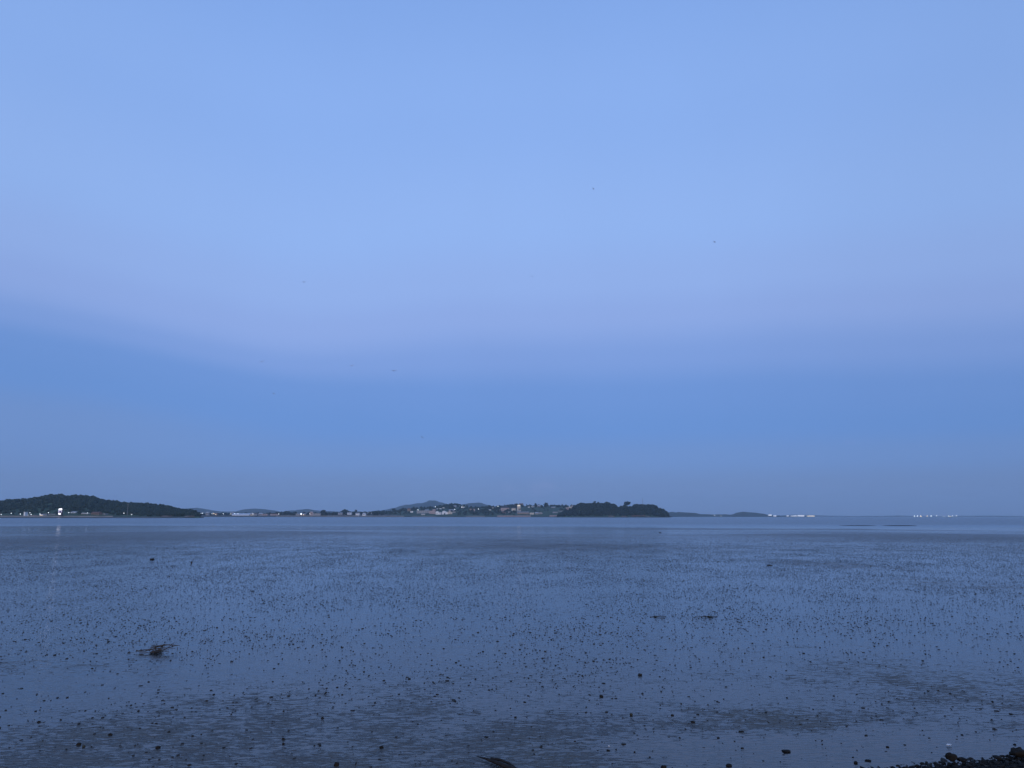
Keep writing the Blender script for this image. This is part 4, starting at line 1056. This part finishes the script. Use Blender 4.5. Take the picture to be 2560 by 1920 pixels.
gx = np.linspace(bx[0] - 0.6, 9, 90); gy = np.linspace(-2.5, 7.6, 110)
GX, GY = np.meshgrid(gx, gy); base = mudz(GX.ravel(), np.clip(GY.ravel(), -2.9, 7.6)).reshape(GX.shape)
EB = np.interp(GX, bx, by) - np.clip((bx[0] - GX) * 4, 0, 5)
D = EB - GY
GZ = base + np.where(D > 0, 0.10 * np.minimum(D, 1.2) + 0.02 * np.maximum(D - 1.2, 0), 0.3 * np.maximum(D, -0.4)) - 0.012 + 0.012 * fbm(GX, GY, 3.0, 8, 2) * (D > 0)
ii = np.arange(GX.size).reshape(GX.shape)
tag(link('shingle_bank', mesh_np('shingle_bank', np.stack([GX, GY, GZ], -1).reshape(-1, 3), np.stack([ii[:-1, :-1], ii[:-1, 1:], ii[1:, 1:], ii[1:, :-1]], -1).reshape(-1, 4), M_bank, True)), 'dark shingle bank in the bottom right corner', kind='structure')


def bankz(x, y):
    a = np.interp(x, bx, by) - max(0, (bx[0] - x) * 4); d = a - y
    b = float(mudz(np.array([x]), np.array([max(y, -2.5)]))[0])
    return b + (0.10 * min(d, 1.2) if d > 0 else 0.3 * max(d, -0.4)) - 0.012


pm = [lump_mesh('stone', m_, ICO1, 0.65, 0.4, 70 + i, False) for i, m_ in enumerate((M_peb, M_peb, M_peb, M_pebb, M_peb, M_pebg, M_pebb, M_peb))]
cnt = 0; placed = []
tries = 0
while cnt < 285 and tries < 30000:
    tries += 1
    x = random.uniform(2.3, 4.6); e_ = float(np.interp(x, bx, by)); y = e_ + 0.03 - random.random() ** 1.5 * 0.55
    p = proj((x, y, bankz(x, y)))
    if p[0] > 2620 or p[1] > 1945: continue
    s = random.uniform(0.011, 0.021) * (1.35 if random.random() < 0.1 else 1)
    if any((x - a) ** 2 + (y - b) ** 2 < (0.75 * (s + c)) ** 2 for a, b, c in placed): continue
    placed.append((x, y, s))
    o = link('stone', pm[cnt % 8], loc=(x, y, bankz(x, y) + s * 0.3)); o.scale = (s * random.uniform(1, 1.35), s, s); o.rotation_euler = (random.uniform(-.4, .4), random.uniform(-.4, .4), random.uniform(0, 6.28))
    shade = {'dark_wet_stone': 'black', 'brown_stone': 'brown', 'grey_stone': 'grey'}[pm[cnt % 8].materials[0].name]
    row = 'along the top edge' if e_ - y < 0.12 else 'in the middle' if e_ - y < 0.3 else 'low down'
    end = 'left end' if p[0] < 2330 else 'right end' if p[0] > 2480 else 'centre'
    tag(o, f'{shade} pebble {row} of the shingle bank, {end}', 'stone', f'{shade} pebbles {row} of the bank, {end}'); cnt += 1
print('bank stones', cnt)


def bstone(px, py, wpx, hpx, label, mat, seed):
    g = ground(px, py + hpx / 2, 0.03); k = g.y / FPX
    o = link('stone', lump_mesh('stone', mat, ICO2, 1.0, 0.4, seed, True), loc=(g.x, g.y, g.z + hpx * k * 0.45)); o.scale = (wpx * k / 2, wpx * k / 2, hpx * k * 0.55)
    tag(o, label, 'stone')


bstone(2379, 1893, 22, 17, 'brown upright stone standing on the crest of the shingle bank', M_pebb, 91)
bstone(2404, 1899, 22, 8, 'dark flat stone touching the brown upright one', M_peb, 92)
bstone(2545, 1882, 34, 17, 'largest brown stone at the right end of the shingle bank', M_pebb, 93)
bstone(2549, 1873, 12, 9, 'stone perched on the largest brown one', M_pebb, 94)
bstone(2494, 1894, 20, 7, 'dark flat stone on the crest left of the largest brown one', M_peb, 95)
# small gravel between the stones
gp = []
for _ in range(4200):
    x = random.uniform(2.25, 4.8); e_ = float(np.interp(x, bx, by)); y = e_ + 0.05 - random.random() * 1.3; s = random.uniform(0.005, 0.015)
    gp.append((x, y, bankz(x, y) + s * 0.3, s, 0.7))
canopy('gravel', gp, M_peb, 'fine dark gravel between the stones of the bank', ICO0)

# ------------------------------------------------------------------ evening haze
hm = bpy.data.materials.new('evening_haze'); hm.use_nodes = True; t = hm.node_tree
for nn in list(t.nodes):
    if nn.type != 'OUTPUT_MATERIAL': t.nodes.remove(nn)
vol = t.nodes.new('ShaderNodeVolumePrincipled'); vol.inputs['Density'].default_value = 1.0e-4; vol.inputs['Color'].default_value = (0.66, 0.85, 1.0, 1); vol.inputs['Anisotropy'].default_value = 0.0
t.links.new(vol.outputs[0], t.nodes['Material Output'].inputs['Volume'])
hz = link('haze', MB().box(-8600, 8600, -60, 8600, -4.0, 185).me('haze', hm)); tag(hz, 'thin blue evening haze over the bay', kind='stuff')
